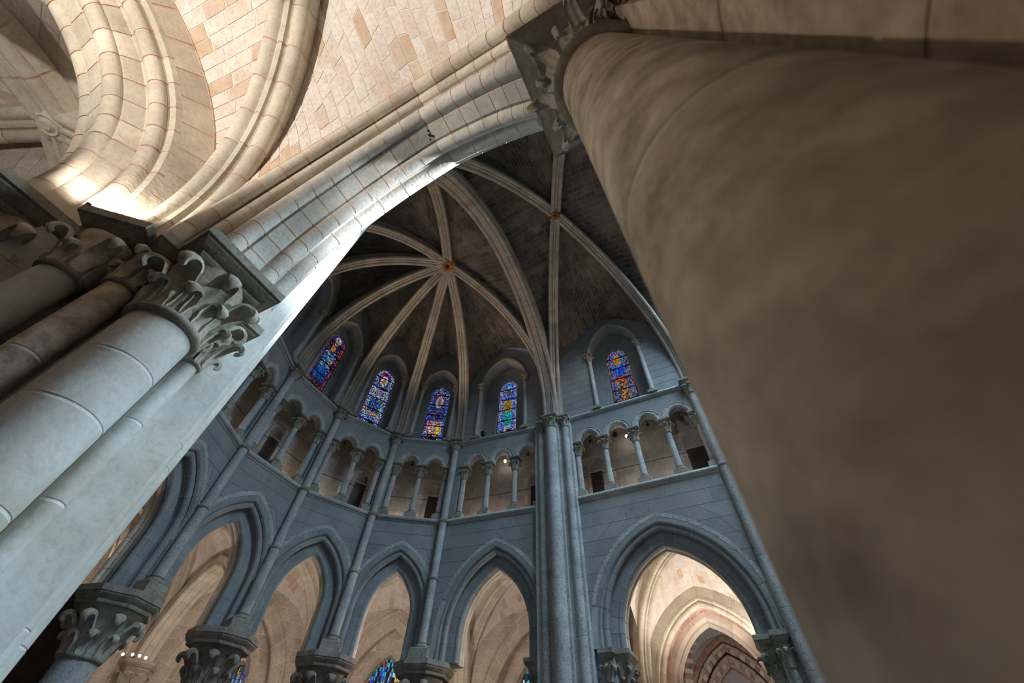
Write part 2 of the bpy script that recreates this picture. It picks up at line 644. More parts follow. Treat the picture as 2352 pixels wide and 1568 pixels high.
def capital(parent, c, r, zb, zt, half, nside, rot, mat, matab, leaves=8, abh=0.2, rich=True, seg=24, ring_r=0.03, tiers=2, lw=None, single=False, rtf=.80, th=.014, cf=.17):
    """necking ring, bell, rolled leaves and a moulded abacus; zt = top of the abacus"""
    x, y = c
    zc = zt - abh
    h = zc - zb
    rt = half * rtf
    if single:
        mb = MB()
        mb.loft([[(x + (r + ring_r * .2 + ring_r * math.cos(b)) * math.cos(2 * PI * j / seg), y + (r + ring_r * .2 + ring_r * math.cos(b)) * math.sin(2 * PI * j / seg), zb + ring_r * math.sin(b)) for j in range(seg)] for b in [PI * (-.5 + k / 5) for k in range(6)]])
        mb.lathe((x, y, zb), [(r, 0), (r * 1.02, h * .25), (r + (rt - r) * .3, h * .6), (rt, h)], seg)
        me = leaf_mesh('leaf', mat, r * 1.0, rt * 1.02, 0, h * .78, r * .62, h * .16, 3, 4, 4, th=r * .12, lobes=0, droop=200)
        for k in range(leaves):
            a = rot + 2 * PI * k / leaves + (PI / 4 if nside == 4 else 0)
            ca, sa = math.cos(a), math.sin(a)
            vs = [(x + v.co.x * ca - v.co.y * sa, y + v.co.x * sa + v.co.y * ca, zb + v.co.z) for v in me.vertices]
            mb.add(vs, [list(p.vertices) for p in me.polygons])
        bpy.data.meshes.remove(me)
        mb.build('capital', mat, parent, 45)
        mb = MB()
        mb.loft(abacus_rings(x, y, zc, ABP(abh), nside, half, rot))
        mb.build('abacus', matab, parent, 30)
        return
    mb = MB()
    mb.loft([[(x + (r + ring_r * .25 + ring_r * math.cos(b)) * math.cos(2 * PI * j / 40), y + (r + ring_r * .25 + ring_r * math.cos(b)) * math.sin(2 * PI * j / 40), zb + ring_r * 1.1 * math.sin(b)) for j in range(40)] for b in [PI * (-.6 + 1.2 * k / 8) for k in range(9)]])
    mb.build('necking_ring', matab, parent, 50)
    mb = MB()
    mb.lathe((x, y, zb), [(r, -.02), (r, 0), (r * 1.01, h * .3), (r + (rt - r) * .22, h * .55), (r + (rt - r) * .55, h * .8), (rt, h), (rt, h + .02)], 32)
    mb.build('bell', mat, parent, 50)
    lw = lw or r * .45
    up = leaf_mesh('leaf', mat, r * 1.0, rt * 1.04, h * .05, h * .80, lw, h * cf, 9, 10, 9, th=th, lobes=3, droop=230)
    lo = leaf_mesh('leaf', mat, r * 1.01, r + (rt - r) * .45, 0, h * .44, lw * .9, h * cf * .65, 9, 8, 8, th=th, lobes=3, droop=230)
    for k in range(leaves):
        a = rot + 2 * PI * k / leaves + (PI / 4 if nside == 4 else PI / 8)
        link('leaf', up, parent, mw=Matrix.Translation((x, y, zb)) @ Matrix.Rotation(a, 4, 'Z'))
        if tiers > 1:
            link('leaf', lo, parent, mw=Matrix.Translation((x, y, zb)) @ Matrix.Rotation(a + PI / leaves, 4, 'Z'))
    mb = MB()
    mb.loft(abacus_rings(x, y, zc, ABP(abh), nside, half, rot))
    mb.build('abacus', matab, parent, 30)


def drums(parent, c, r, z0, z1, mat, mortar, dh=0.55, seg=28, gap=0.006, cuts=None, name='drum', only=None):
    """a shaft of stacked drums over a recessed mortar core"""
    if cuts is None:
        n = max(1, round((z1 - z0) / dh))
        cuts = [z0 + (z1 - z0) * k / n for k in range(n + 1)]
    for k in range(len(cuts) - 1):
        a, b = cuts[k] + gap, cuts[k + 1] - gap
        mb = MB()
        mb.lathe((c[0], c[1], 0), [(r - .003, a), (r, a + .004), (r, b - .004), (r - .003, b)], seg)
        mb.build(name, mat, parent, 24)
    mb = MB()
    mb.lathe((c[0], c[1], 0), [(r - .003, z0), (r - .003, z1)], seg)
    mb.build('mortar_core', mortar, parent, 40)


def base_mesh(mb, c, r, z0, h, half, rot=0):
    """square plinth with two rolls"""
    x, y = c
    mb.loft(abacus_rings(x, y, z0, [(0, 0), (0, h * .5), (-.015, h * .55)], 4, half, rot))
    mb.lathe((x, y, z0), [(half * .92, h * .55), (half * .97, h * .63), (half * .90, h * .72), (r * 1.08, h * .78), (r * 1.05, h * .84), (r * 1.22, h * .9), (r * 1.22, h * .95), (r, h)], 20)


def colonnette(name, label, cat, F, u, m, z0, zt, r, half, group, mat='shaft', capm='cap', base_h=.2, cap_h=.27, ab=.09, rot=None):
    p = F.p(u, m, z0)
    t = thing(name, label, cat, p, group)
    c = (p.x, p.y)
    rot = math.atan2(F.t.y, F.t.x) if rot is None else rot
    mb = MB()
    base_mesh(mb, c, r, z0, base_h, half * .95, rot)
    mb.build('base', capm, t, 35)
    zb = zt - ab - cap_h
    mb = MB()
    mb.lathe((c[0], c[1], 0), [(r * 1.04, z0 + base_h), (r, z0 + base_h + .3), (r * .95, zb)], 16)
    mb.build('shaft', mat, t, 40)
    capital(t, c, r, zb, zt, half, 4, rot, capm, capm, leaves=8, abh=ab, seg=14, ring_r=r * .22, single=True)
    return t

# ------------------------------------------------------------------ plan of the choir (x away from the apse, y away from the camera)
SH = {4: (-3.857, -1.04), 5: (-3.857, 1.04), 6: (-2.907, 2.917), 7: (-1.147, 4.098),
      3: (-2.907, -2.917), 2: (-1.147, -4.098)}
Z_AB, Z_PL, Z_MID, Z1, Z2 = 4.40, 4.74, 6.18, 7.81, 10.75
ZK = 16.19
KEY = Vector((0, 0, ZK))
KEYB = Vector((4.72, 0, 16.25))
C8 = (2.41, 4.34)
C9 = (6.9, 4.60)

ARCH_PROF_HALF = ([(0.0, 0.0), (.075, 0.0), (.085, .022)] + arc_pts(.163, .047, .075, 200, 395, 9)
                  + [(.235, .105), (.235, .26)])
INNER = [(-m, r) for m, r in reversed(ARCH_PROF_HALF)] + ARCH_PROF_HALF[1:]
INNER_F = ARCH_PROF_HALF + [(0.0, .26)]
INNER_B = [(-m, r) for m, r in INNER_F]
# outer order with its roll, choir side (positive m)
OUTER = [(.20, .26), (.285, .26), (.292, .272)] + arc_pts(.352, .318, .072, 215, 400, 8) + [(.412, .40), (.43, .375), (.47, .405), (.47, .46), (.20, .46)]
OUTER_B = [(-m, r) for m, r in OUTER]
# aisle side: hollow between two rolls
FORM = [(-.20, .26), (-.27, .26)] + arc_pts(-.295, .285, .045, 300, 160, 6) + [(-.352, .315)] + arc_pts(-.41, .325, .062, 330, 150, 7) + [(-.47, .40), (-.47, .50), (-.20, .50)]
HOOD = [(.40, .535), (.478, .535), (.478, .63), (.40, .63)]
HOOD_IN = [(.40, .42), (.474, .42), (.474, .535), (.40, .535)]

PANELS = {
    '87': dict(A=SH[7], B=(2.3, 4.5), off=.10, uc=1.72, arch=Arch(.93, 1.52, 4.92, .52), tri=[.36, 1.24, 2.18, 3.02], win=(1.60, .40), nw=.92, wall_u=(0, 3.25),
               say='wide panel beside tall shaft cluster'),
    '76': dict(A=SH[6], B=SH[7], off=.10, uc=1.06, arch=Arch(.60, 1.10, 5.37, .97), tri=[.22, 1.06, 1.90], win=(1.06, .40), nw=.66, wall_u=(0, 2.12),
               say='narrow panel nearest the shaft cluster'),
    '65': dict(A=SH[5], B=SH[6], off=.10, uc=1.05, arch=Arch(.60, 1.10, 5.37, .97), tri=[.22, 1.05, 1.88], win=(1.05, .40), nw=.66, wall_u=(0, 2.10),
               say='second narrow panel from shaft cluster'),
    '54': dict(A=SH[4], B=SH[5], off=.10, uc=1.04, arch=Arch(.60, 1.10, 5.37, .97), tri=[.22, 1.04, 1.86], win=(1.04, .40), nw=.66, wall_u=(0, 2.08),
               say='third narrow panel from shaft cluster'),
    '43': dict(A=SH[3], B=SH[4], off=.10, uc=1.05, arch=Arch(.60, 1.10, 5.37, .97), tri=[.22, 1.05, 1.88], win=(1.05, .40), nw=.66, wall_u=(0, 2.10),
               say='panel half hidden by pale pier'),
    '89': dict(A=(2.3, 4.6), B=(6.97, 4.6), off=0.0, uc=2.62, arch=Arch(1.30, 1.76, 4.61, .21), tri=[.80, 1.67, 2.61, 3.55, 4.42], win=(2.60, .41), nw=.90, wall_u=(.45, 4.75),
               say='bay beside the large column'),
}
ORD = {'43': 'half-hidden', '54': 'third', '65': 'second', '76': 'first', '87': 'wide', '89': 'long'}


def paint(kind, x, y, rnd):
    """colour of one piece of glass; x in -1..1 across, y in 0..1 up"""
    B = [(.03, .06, .55), (.06, .16, .85), (.16, .28, 1.0), (.02, .03, .22), (.30, .38, 1.0), (.01, .02, .10)]
    ax = abs(x)

    def pick(l):
        return l[rnd.randrange(len(l))]
    edge = ax > .74 or y < .055
    top = y > .84 and (x * x + ((y - .84) / .16) ** 2) > .52
    if kind == 0:       # deep blue figure, red edge
        if ax > .88 or (y > .84 and x * x + ((y - .84) / .16) ** 2 > .8):
            return pick([(.8, .09, .05), (.7, .12, .10), (.05, .4, .2), (.35, .05, .25)])
        if edge or top:
            return pick([B[0], B[1], (.02, .02, .05), (.03, .03, .12), (.6, .08, .05)])
        if (x * 1.0) ** 2 + ((y - .90) * 4.2) ** 2 < .035:
            return (.75, .40, .08)
        if (x * 1.0) ** 2 + ((y - .90) * 4.2) ** 2 < .11:
            return pick([(.35, .55, 1.0), (.55, .75, 1.0)])
        if (x + .1) ** 2 + ((y - .76) * 4.2) ** 2 < .05:
            return pick([(.75, .36, .06), (.6, .27, .06)])
        if .27 < y < .72 and ax < .5 + .15 * rnd.random():
            return pick([(.02, .24, .75), (.04, .36, .95), (.02, .14, .45), (.01, .05, .2)] + ([(.7, .55, .10), (.75, .65, .4), (.10, .3, .5)] if y > .45 else []))
        if y < .16:
            return pick([B[1], B[2], (.25, .45, 1.0), B[3]])
        return pick([(.02, .02, .05), (.03, .02, .03), (.10, .05, .01), (.6, .08, .03), B[0]])
    if kind == 1:       # violet-blue border, green line
        if .58 < ax < .70:
            return pick([(.15, .65, .25), (.5, .75, .5), (.04, .3, .12)])
        if edge or top or ax >= .70:
            return pick([(.10, .12, .95), (.25, .28, 1.0), (.55, .6, 1.0), (.05, .05, .5), (.6, .10, .10), (.9, .9, 1.0)])
        if x * x + ((y - .80) * 3.6) ** 2 < .025:
            return (.55, .30, .14)
        d = x * x + ((y - .80) * 3.6) ** 2
        if d < .12:
            return pick([(.70, .95, .95), (.75, .98, .95), (.85, .12, .06)])
        if .88 < y:
            return pick([(.85, .05, .05), B[1], B[3], B[3]])
        if .50 < y < .66:
            return pick([(.75, .45, .28), (.55, .75, 1.0), (.35, .5, .85), B[0], B[3], (.8, .6, .5)])
        if .30 < y:
            return pick([B[0], B[1], B[3], (.45, .35, .8), (.12, .45, .15), (.05, .12, .2)])
        if .26 < y:
            return pick([(.8, .5, .3), (.6, .3, .15)])
        return pick([B[2], B[3], (.5, .75, 1.0), (.7, .35, .2), B[0]])
    if kind == 2:       # blue, halo, red and yellow shield
        if edge or top:
            return pick([B[0], B[1], B[2], (.05, .55, .50), (.55, .12, .08), B[0]])
        d = x * x + ((y - .735) * 3.4) ** 2
        if d < .03:
            return (.45, .20, .07)
        if d < .13:
            return pick([(.35, .68, 1.0), (.5, .8, 1.0), (.85, .3, .15)])
        if .22 < y < .42:
            if (x - .38) ** 2 + ((y - .29) * 3.2) ** 2 < .04:
                return (.95, .85, .05)
            if (x + .08) ** 2 + ((y - .34) * 1.8) ** 2 < .014:
                return (.9, .88, .72)
            return pick([(.75, .03, .06), (.85, .10, .15), (.6, .55, .9), B[1], (.9, .55, .2), (.95, .9, .8)])
        if y < .22:
            return pick([(.03, .02, .02), (.02, .01, .02), (.25, .65, .95), (.10, .05, .03), (.5, .25, .15)])
        if y > .86:
            return pick([(.03, .01, .02), (.3, .65, 1.0), (.5, .04, .03)])
        return pick([B[0], B[1], B[3], (.05, .35, .15), (.25, .08, .06), (.5, .28, .5), (.12, .05, .08)])
    if kind == 3:       # standing figure, turquoise skirt
        if edge or top or ax > .62:
            return pick([(.12, .20, .95), (.25, .4, 1.0), (.65, .30, .22), (.06, .5, .35), (.45, .35, .85), (.7, .75, .95)])
        if x * x + ((y - .80) * 3.2) ** 2 < .05 and y < .86:
            return pick([(.10, .05, .03), (.35, .16, .06)])
        if x * x + ((y - .83) * 3.2) ** 2 < .12:
            return pick([(.15, .8, .78), (.3, .9, .85), B[1]])
        if ax < .48 and .48 < y < .66:
            return pick([(.55, .40, .10), (.70, .52, .14), (.35, .22, .05)])
        if ax < .50 and .26 < y < .48:
            return pick([(.05, .55, .60), (.10, .72, .75), (.02, .3, .4)])
        if .10 < y < .28 and (abs(x - .22) < .10 or abs(x + .18) < .10):
            return pick([(.95, .72, .5), (.85, .6, .4)])
        if y < .11:
            return pick([(.04, .45, .65), (.05, .6, .6), (.6, .5, .10), B[1]])
        return pick([B[0], B[1], B[2], (.55, .6, 1.0)])
    if kind == 4:       # blue and gold queen, red edge
        if ax > .90 or (y > .84 and x * x + ((y - .84) / .16) ** 2 > .84):
            return pick([(.85, .20, .15), (.8, .35, .2), (.7, .12, .12)])
        if y < .06:
            return pick([B[2], (.05, .5, .6), (.8, .3, .1), (.6, .7, 1.0)])
        d = x * x + ((y - .80) * 3.2) ** 2
        if d < .03:
            return (.85, .42, .06)
        if d < .11:
            return pick([(.95, .55, .05), (.1, .6, .6), (.85, .3, .12)])
        if ax < .42 and .56 < y < .72:
            return pick([(.03, .10, .8), (.06, .22, 1.0), (.10, .3, 1.0)])
        if ax < .52 and .44 < y < .57:
            return pick([(.9, .45, .05), (.85, .3, .05), (.05, .1, .6), (.6, .05, .04)])
        if ax < .45 and .10 < y < .44:
            return pick([(.75, .38, .03), (.5, .24, .02), (.08, .04, .01), (.1, .14, .55), (.9, .55, .06)])
        if ax < .5 and y < .11:
            return pick([(.7, .95, .6), (.1, .65, .45), (.95, .6, .1)])
        return pick([(.10, .3, .9), (.18, .4, 1.0), (.05, .12, .5), (.6, .22, .1), (.05, .45, .4), (.02, .03, .1), (.7, .2, .3)])
    # ambulatory glass: bright fragments in dark lead
    if rnd.random() < .36 or ax > .86:
        return (.01, .01, .012) if rnd.random() < .8 else (.06, .12, .7)
    q = (math.floor(x * 3.2) * 7 + math.floor(y * 9 + x) * 13) % 8
    fam = [[(.05, .45, .75), (.1, .6, .7), (.3, .75, .85)], [(.85, .15, .05), (.6, .05, .04)], [(.95, .45, .05), (.9, .7, .2)], [(.75, .9, 1.0), (.6, .75, .95)],
           [(.06, .12, .7), (.1, .3, .9)], [(.05, .5, .25), (.1, .6, .7)], [(.1, .35, .8), (.05, .45, .75)], [(.5, .3, .8), (.75, .9, 1.0)]][q]
    return pick(fam) if rnd.random() < .75 else pick([(.05, .45, .75), (.1, .6, .7), (.85, .15, .05), (.95, .45, .05), (.85, .8, .3), (.75, .9, 1.0), (.06, .12, .7), (.05, .5, .25)])


def lancet(F, uc, hw, z0, z1, m, kind, name, label, bars=5, cols=18, pointed=1.25, bright=1.0, group=None, rows_per=None):
    """one stained glass lancet: panes of small pieces, lead net, iron bars, frame"""
    t = thing(name, label, 'window', F.p(uc, m, z0), group, kind='structure')
    hA = hw * pointed
    A = Arch(hw, hA, z1 - hA)
    rnd = random.Random(kind * 31 + int(uc * 100))
    H = z1 - z0
    cell = 2 * hw / cols
    zs = [z0 + (z1 - hA - z0) * k / (bars - 1) for k in range(bars)] + [z1]
    for b in range(bars):
        a, e = zs[b], zs[b + 1]
        rows = max(2, round((e - a) / cell / (.95 if kind < 5 else 2.3)))
        mb = MB()
        for i in range(rows):
            za, zb = a + (e - a) * i / rows, a + (e - a) * (i + 1) / rows
            sh = .5 * cell * (i % 2)
            for j in range(-1, cols + 1):
                ua = -hw + j * cell + sh + rnd.uniform(-.18, .18) * cell
                ub = -hw + (j + 1) * cell + sh + rnd.uniform(-.18, .18) * cell
                zc = (za + zb) / 2
                w = A.halfw(0, zc) - .012
                ua, ub = max(ua, -w), min(ub, w)
                if ub - ua < cell * .25:
                    continue
                g = cell * .085
                jz = rnd.uniform(-.15, .15) * (zb - za)
                mb.add([F.p(uc + ua + g, m, za + g), F.p(uc + ub - g, m, za + g + jz * .3), F.p(uc + ub - g, m, zb - g), F.p(uc + ua + g, m, zb - g + jz * .3)], [(0, 1, 2, 3)])
                c = paint(kind, (ua + ub) / 2 / hw, (zc - z0) / H, rnd)
                c = tuple(x ** 1.25 for x in c)
                k = rnd.uniform(.5, 1.05) * bright
                mb.c.append((c[0] * k, c[1] * k, c[2] * k, 1))
        if mb.f:
            mb.build('pane', 'glass', t, 0)
        if b:
            mb = MB()
            mb.loft([[F.p(uc + s * (A.halfw(0, a)), m + dm, a + dz) for dm, dz in ((.03, -.013), (.03, .013), (.002, .013), (.002, -.013))] for s in (-1, 1)])
            mb.build('iron_bar', 'iron', t, 0)
    mb = MB()
    n = 18
    zl = z0
    us = [-hw + 2 * hw * k / n for k in range(n + 1)]
    fz = arch_z(A, 0, 0, zl)
    for k in range(n):
        mb.quad(F.p(uc + us[k], m - .006, zl), F.p(uc + us[k + 1], m - .006, zl), F.p(uc + us[k + 1], m - .006, fz(us[k + 1] * .999)), F.p(uc + us[k], m - .006, fz(us[k] * .999)))
    mb.build('lead_net', 'lead', t, 0)
    A2 = Arch(hw, hA, z1 - hA, z1 - hA - z0)
    mb = MB()
    for side in (-1, 1):
        mb.loft([ring_at(F, uc, A2, side, k / 16, [(-.02, -.012), (.025, -.012), (.025, .012), (-.02, .012)], m) for k in range(17)])
    mb.build('frame', 'iron', t, 30)
    return A


WINKIND = {'54': 0, '65': 1, '76': 2, '87': 3, '89': 4, '43': 1}
WINSAY = {'54': 'deep blue stained glass lancet with red edge, leftmost and partly behind a rib',
          '65': 'violet blue stained glass lancet with green lines and a haloed head',
          '76': 'blue stained glass lancet with red and yellow pieces in its lower half',
          '87': 'stained glass lancet with a figure in a turquoise skirt',
          '89': 'blue and gold stained glass lancet with red edge, nearest the large column',
          '43': 'stained glass lancet of the apse panel hidden by the pale pier'}


def choir_panel(key):
    P = PANELS[key]
    F = Frame(P['A'], P['B'], P['off'])
    L = F.L
    A, uc = P['arch'], P['uc']
    say = P['say']
    u0, u1 = P['wall_u']
    first = key == '89'
    # ---- lower wall
    w = thing('wall_apse' if not first else 'wall_choir', 'blue grey ashlar over the pointed arch, ' + say, 'wall', F.p(L / 2, 0, Z_AB), kind='structure')
    mb = MB()
    strip_wall(mb, F, u0 - .1, u1 + .1, Z1, arch_z(A, uc, .44, Z_AB), -.004, 60)
    strip_wall(mb, F, u0 - .3, u1 + .3, Z1 + .3, arch_z(A, uc, .44, Z_AB), -.94, 60)
    mb.build('mortar_bed', 'wallmortar', w, 0)

    def opening(z):
        h = A.halfw(.60, z)
        return (uc - h, uc + h) if h > .02 else (uc, uc)
    ashlar(F, u0, u1, Z_AB + .34, Z1 - .07, 'wall', w, course=.375, length=.72, opening=opening)
    # ---- arch
    t = thing('pointed_arch', {'89': 'broad moulded pointed arch of the straight choir bay, opening to a bright aisle vault',
                               '87': 'moulded pointed arch directly left of the tall shaft cluster',
                               '76': 'narrow moulded pointed arch, second to the left of the tall shaft cluster',
                               '65': 'narrow moulded pointed arch, third to the left of the tall shaft cluster',
                               '54': 'narrow moulded pointed arch, fourth to the left of the tall shaft cluster',
                               '43': 'moulded pointed arch half hidden behind the pale pier'}[key], 'arch', F.p(uc, -.47, Z_AB), 'arches of the choir arcade')
    nst = 9 if A.s > 1.2 else 8
    stones(F, uc, A, INNER_F, nst, 'wall', t, m0=-.47, mortar='wallmortar', seg=3)
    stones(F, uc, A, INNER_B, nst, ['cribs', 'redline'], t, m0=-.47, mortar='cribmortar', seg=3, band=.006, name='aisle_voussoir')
    stones(F, uc, A, OUTER, nst - 1, 'wall', t, m0=-.47, mortar='wallmortar', seg=3)
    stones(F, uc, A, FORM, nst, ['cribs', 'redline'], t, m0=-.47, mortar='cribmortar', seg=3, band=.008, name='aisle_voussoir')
    hf = .12 if A.st > .3 else 0.05
    stones(F, uc, A, HOOD_IN, 7, 'wall', t, m0=-.47, mortar='wallmortar', seg=3, name='ring_stone', f_lo=.44 if A.st > .3 else .25)
    stones(F, uc, A, HOOD, 6, 'shaft', t, m0=-.47, mortar='wallmortar', seg=3, name='hood_stone', f_lo=.44 if A.st > .3 else .25)
    # ---- strings
    for (nm, z, sc) in (('trim_1', Z1, 1.0), ('trim_2', Z2 - .04, .9)):
        mb = MB()
        extrude_u(mb, F, [(-.10, z - .10), (.015, z - .10), (.03, z - .085), (.03, z - .06), (.075, z - .045), (.095, z - .01), (.085, z + .03), (.06, z + .06), (-.10, z + .075)], u0 - .04, u1 + .04)
        o = mb.build(nm, 'shaft', None, 40, 'structure', ('moulded stone string course under the triforium, ' if z == Z1 else 'moulded stone string course under the windows, ') + say)
        o['category'] = 'moulding'
    # ---- triforium
    tr = P['tri']
    sp = tr[1] - tr[0]
    zsill, zspr, zt = Z1 + .07, 9.72, Z2 - .14
    bw = thing('wall_triforium', 'warm lit back wall of the triforium passage, ' + say, 'wall', F.p(L / 2, -.85, zsill), kind='structure')
    mb = MB()
    ub0, ub1 = u0 - .25, u1 + .25
    mb.quad(F.p(ub0, -.852, zsill), F.p(ub1, -.852, zsill), F.p(ub1, -.852, zt + .1), F.p(ub0, -.852, zt + .1))
    mb.quad(F.p(ub0, -.9, zsill - .02), F.p(ub1, -.9, zsill - .02), F.p(ub1, .02, zsill - .02), F.p(ub0, .02, zsill - .02))
    mb.quad(F.p(ub0, -.9, zt + .05), F.p(ub1, -.9, zt + .05), F.p(ub1, -.1, zt + .05), F.p(ub0, -.1, zt + .05))
    mb.build('mortar_bed', 'trimortar', bw, 0)
    # doors in the back wall
    doors = {'89': [(1.12, .19), (4.09, .25)], '87': [(2.66, .17)], '76': [(1.60, .20)], '65': [(1.64, .20)], '54': [(.99, .19)], '43': []}[key]

    def hole(z, dd=doors):
        for (du, dw) in dd:
            pass
        return (0, 0)

    def keep(u, z):
        for (du, dw) in doors:
            if abs(u - du) < dw + .1 and z < zsill + 1.72:
                return False
        return True
    ashlar(F, ub0, ub1, zsill, zt + .04, 'tri', bw, course=.30, length=.58, m=-.85, proud=.004, keep=keep)
    for k, (du, dw) in enumerate(doors):
        DA = Arch(dw, dw * 1.15, zsill + 1.42, 1.42)
        d = thing('door_%d' % (k + 1), 'dark wooden door in the triforium passage, ' + say if len(doors) == 1 else 'dark wooden triforium door of the long bay, ' + ('beside the tall shaft cluster', 'beside the large column')[k], 'door', F.p(du, -.86, zsill), kind='structure')
        mb = MB()
        for s_ in range(4):
            a, b = du - dw + 2 * dw * s_ / 4, du - dw + 2 * dw * (s_ + 1) / 4
            mb.loft([[F.p(a + .003, -.80, z), F.p(b - .003, -.80, z), F.p(b - .003, -.845, z), F.p(a + .003, -.845, z)] for z in (zsill, zsill + 1.20)])
        mb.build('leaf', 'door', d, 0)
        mb = MB()
        mb.loft([[F.p(du - dw - .02, m_, z_), F.p(du + dw + .02, m_, z_)][::1] + [F.p(du + dw + .02, m_, z_ + .06), F.p(du - dw - .02, m_, z_ + .06)] for m_, z_ in ((-.845, zsill + 1.20), (-.79, zsill + 1.20))])
        mb.build('lintel', 'tri', d, 0)
        mb = MB()
        for s_ in (-1, 1):
            mb.loft([ring_at(F, du, DA, s_, q / 8, [(.0, 0), (.05, 0), (.05, .11), (0, .11)], -.85) for q in range(9)])
        mb.build('surround', 'tri', d, 30)
        mb = MB()
        strip_wall(mb, F, du - dw, du + dw, zsill + 1.74, lambda u: zsill, -.846, 2)
        mb.build('lunette', 'tri', d, 0)
    # spandrel wall with the small arches
    tA = Arch(sp / 2 - .145, sp / 2 - .09, zspr)
    cs = [(tr[i] + tr[i + 1]) / 2 for i in range(len(tr) - 1)]

    def zf(u):
        for c in cs:
            if abs(u - c) <= sp / 2 + 1e-6:
                return arch_z(tA, c, .12, zspr)(u)
        return zspr
    spn = thing('wall_spandrel', 'smooth grey spandrel wall above the small triforium arches, ' + say, 'wall', F.p(L / 2, 0, zspr), kind='structure')
    mb = MB()
    strip_wall(mb, F, tr[0] - sp / 2, tr[-1] + sp / 2, Z2 - .08, lambda u: zf(u) if tr[0] < u < tr[-1] else zspr, 0, 90)
    strip_wall(mb, F, tr[0] - sp / 2, tr[-1] + sp / 2, Z2 - .08, lambda u: zf(u) if tr[0] < u < tr[-1] else zspr, -.26, 90)
    for (ua, ub) in ((u0 - .05, tr[0] - .09), (tr[-1] + .09, u1 + .05)):
        if ub > ua:
            for m_ in (0, -.26):
                mb.quad(F.p(ua, m_, zsill), F.p(ub, m_, zsill), F.p(ub, m_, zspr), F.p(ua, m_, zspr))
            e = ub if ua < u0 else ua
            mb.quad(F.p(e, 0, zsill), F.p(e, -.26, zsill), F.p(e, -.26, zspr), F.p(e, 0, zspr))
    mb.build('plaster', 'wall', spn, 0)
    SM = [(-.26, 0), (-.13, 0)] + arc_pts(-.055, .055, .068, 210, 400, 7) + [(.0, .118), (.014, .125), (.014, .15), (-.03, .15), (-.03, .13), (-.26, .13)]
    for i, c in enumerate(cs):
        ta = thing('triforium_arch', 'small triforium arch, %s from left, %s' % (('first', 'second', 'third', 'fourth')[i], say), 'arch', F.p(c, 0, zspr), 'triforium arches')
        stones(F, c, tA, SM, 3, 'shaft', ta, seg=4, gap=.003, mortar='wallmortar')
    for i, u in enumerate(tr):
        end = i in (0, len(tr) - 1)
        colonnette('triforium_column', '%s triforium column, %s from left, %s' % ('engaged' if end else 'slender free standing', ('first', 'second', 'third', 'fourth', 'fifth')[i], say), 'column',
                   F, u, -.13, zsill - .01, zspr + .01, .088, .185, 'triforium columns', mat='shaft', capm='capred' if first and i in (1, 3) else 'cap', base_h=.30, cap_h=.33, ab=.11)
    # iron tie rod
    t = thing('tie_rod', 'thin black iron rod across the triforium openings, ' + say, 'rod', F.p(L / 2, -.2, zsill + .75), 'triforium tie rods')
    mb = MB()
    mb.loft([[F.p(u, -.34 + .011 * math.cos(a), zsill + .80 + .011 * math.sin(a)) for a in (0, PI / 2, PI, 3 * PI / 2)] for u in (tr[0] - .03, tr[-1] + .03)])
    mb.build('bar', 'iron', t, 0)
    # ---- clerestory
    cw = thing('wall_clerestory', 'dark grey ashlar wall around the window niche, ' + say, 'wall', F.p(L / 2, 0, Z2), kind='structure')
    wc, hw = P['win']
    nw = P['nw']
    NA = Arch(nw, nw * 1.45 if not first else 1.45, 13.5)
    mb = MB()
    strip_wall(mb, F, u0 - .1, u1 + .1, 16.6, arch_z(NA, wc, .05, Z2), -.004, 60)
    # reveal of the niche
    NA2 = Arch(nw + .05, NA.h + .05, 13.5, 13.5 - Z2)
    for s_ in (-1, 1):
        mb.loft([ring_at(F, wc, NA2, s_, q / 14, [(0, 0), (-.52, 0)]) for q in range(15)], ring_closed=False, caps=False)
    mb.quad(F.p(wc - nw, 0, Z2), F.p(wc + nw, 0, Z2), F.p(wc + nw, -.52, Z2), F.p(wc - nw, -.52, Z2))
    z0g, z1g = Z2 + .06, 14.05
    LA = Arch(hw, hw * 1.25, z1g - hw * 1.25)
    strip_wall(mb, F, wc - nw - .2, wc + nw + .2, 15.6, arch_z(LA, wc, 0.0, Z2), -.52, 60)
    LA2 = Arch(hw, hw * 1.25, z1g - hw * 1.25, z1g - hw * 1.25 - Z2)
    for s_ in (-1, 1):
        mb.loft([ring_at(F, wc, LA2, s_, q / 14, [(-.52, 0), (-.66, 0)]) for q in range(15)], ring_closed=False, caps=False)
    mb.build('mortar_bed', 'wallmortar', cw, 30)
    wallA = Arch((L / 2 if not first else 2.25), (2.0 if not first else 3.0), 13.5 if not first else 12.4)
    mid = L / 2 if not first else 2.6

    def keep2(u, z):
        return z < (arch_z(wallA, mid, 0, 0)(u) if abs(u - mid) < wallA.s else 13.5) + .2 if z > 13 else True

    def op2(z):
        h = NA.halfw(.06, z)
        return (wc - h, wc + h) if h > .02 else (wc, wc)
    ashlar(F, u0 + .06, u1 - .06, Z2 + .05, 15.65, 'wall', cw, course=.31, length=.5, opening=op2, keep=keep2)

    def op3(z):
        h = LA.halfw(.015, z)
        return (wc - h, wc + h) if h > .02 else (wc, wc)

    def keep3(u, z):
        return abs(u - wc) < NA.halfw(.02, z) + .05
    ashlar(F, wc - nw - .04, wc + nw + .04, Z2 + .02, 15.3, 'wall', cw, course=.36, length=.45, m=-.52, proud=.004, opening=op3)
    lancet(F, wc, hw, z0g, z1g, -.60, WINKIND[key], 'window_%d' % (list(PANELS).index(key) + 1), WINSAY[key], bars=6)
    na = thing('niche_arch', 'roll moulded pointed arch framing the window niche, ' + say, 'arch', F.p(wc, 0, 13.5), 'window niche arches')
    ROLL = arc_pts(.0, .02, .075, 180, 490, 10)
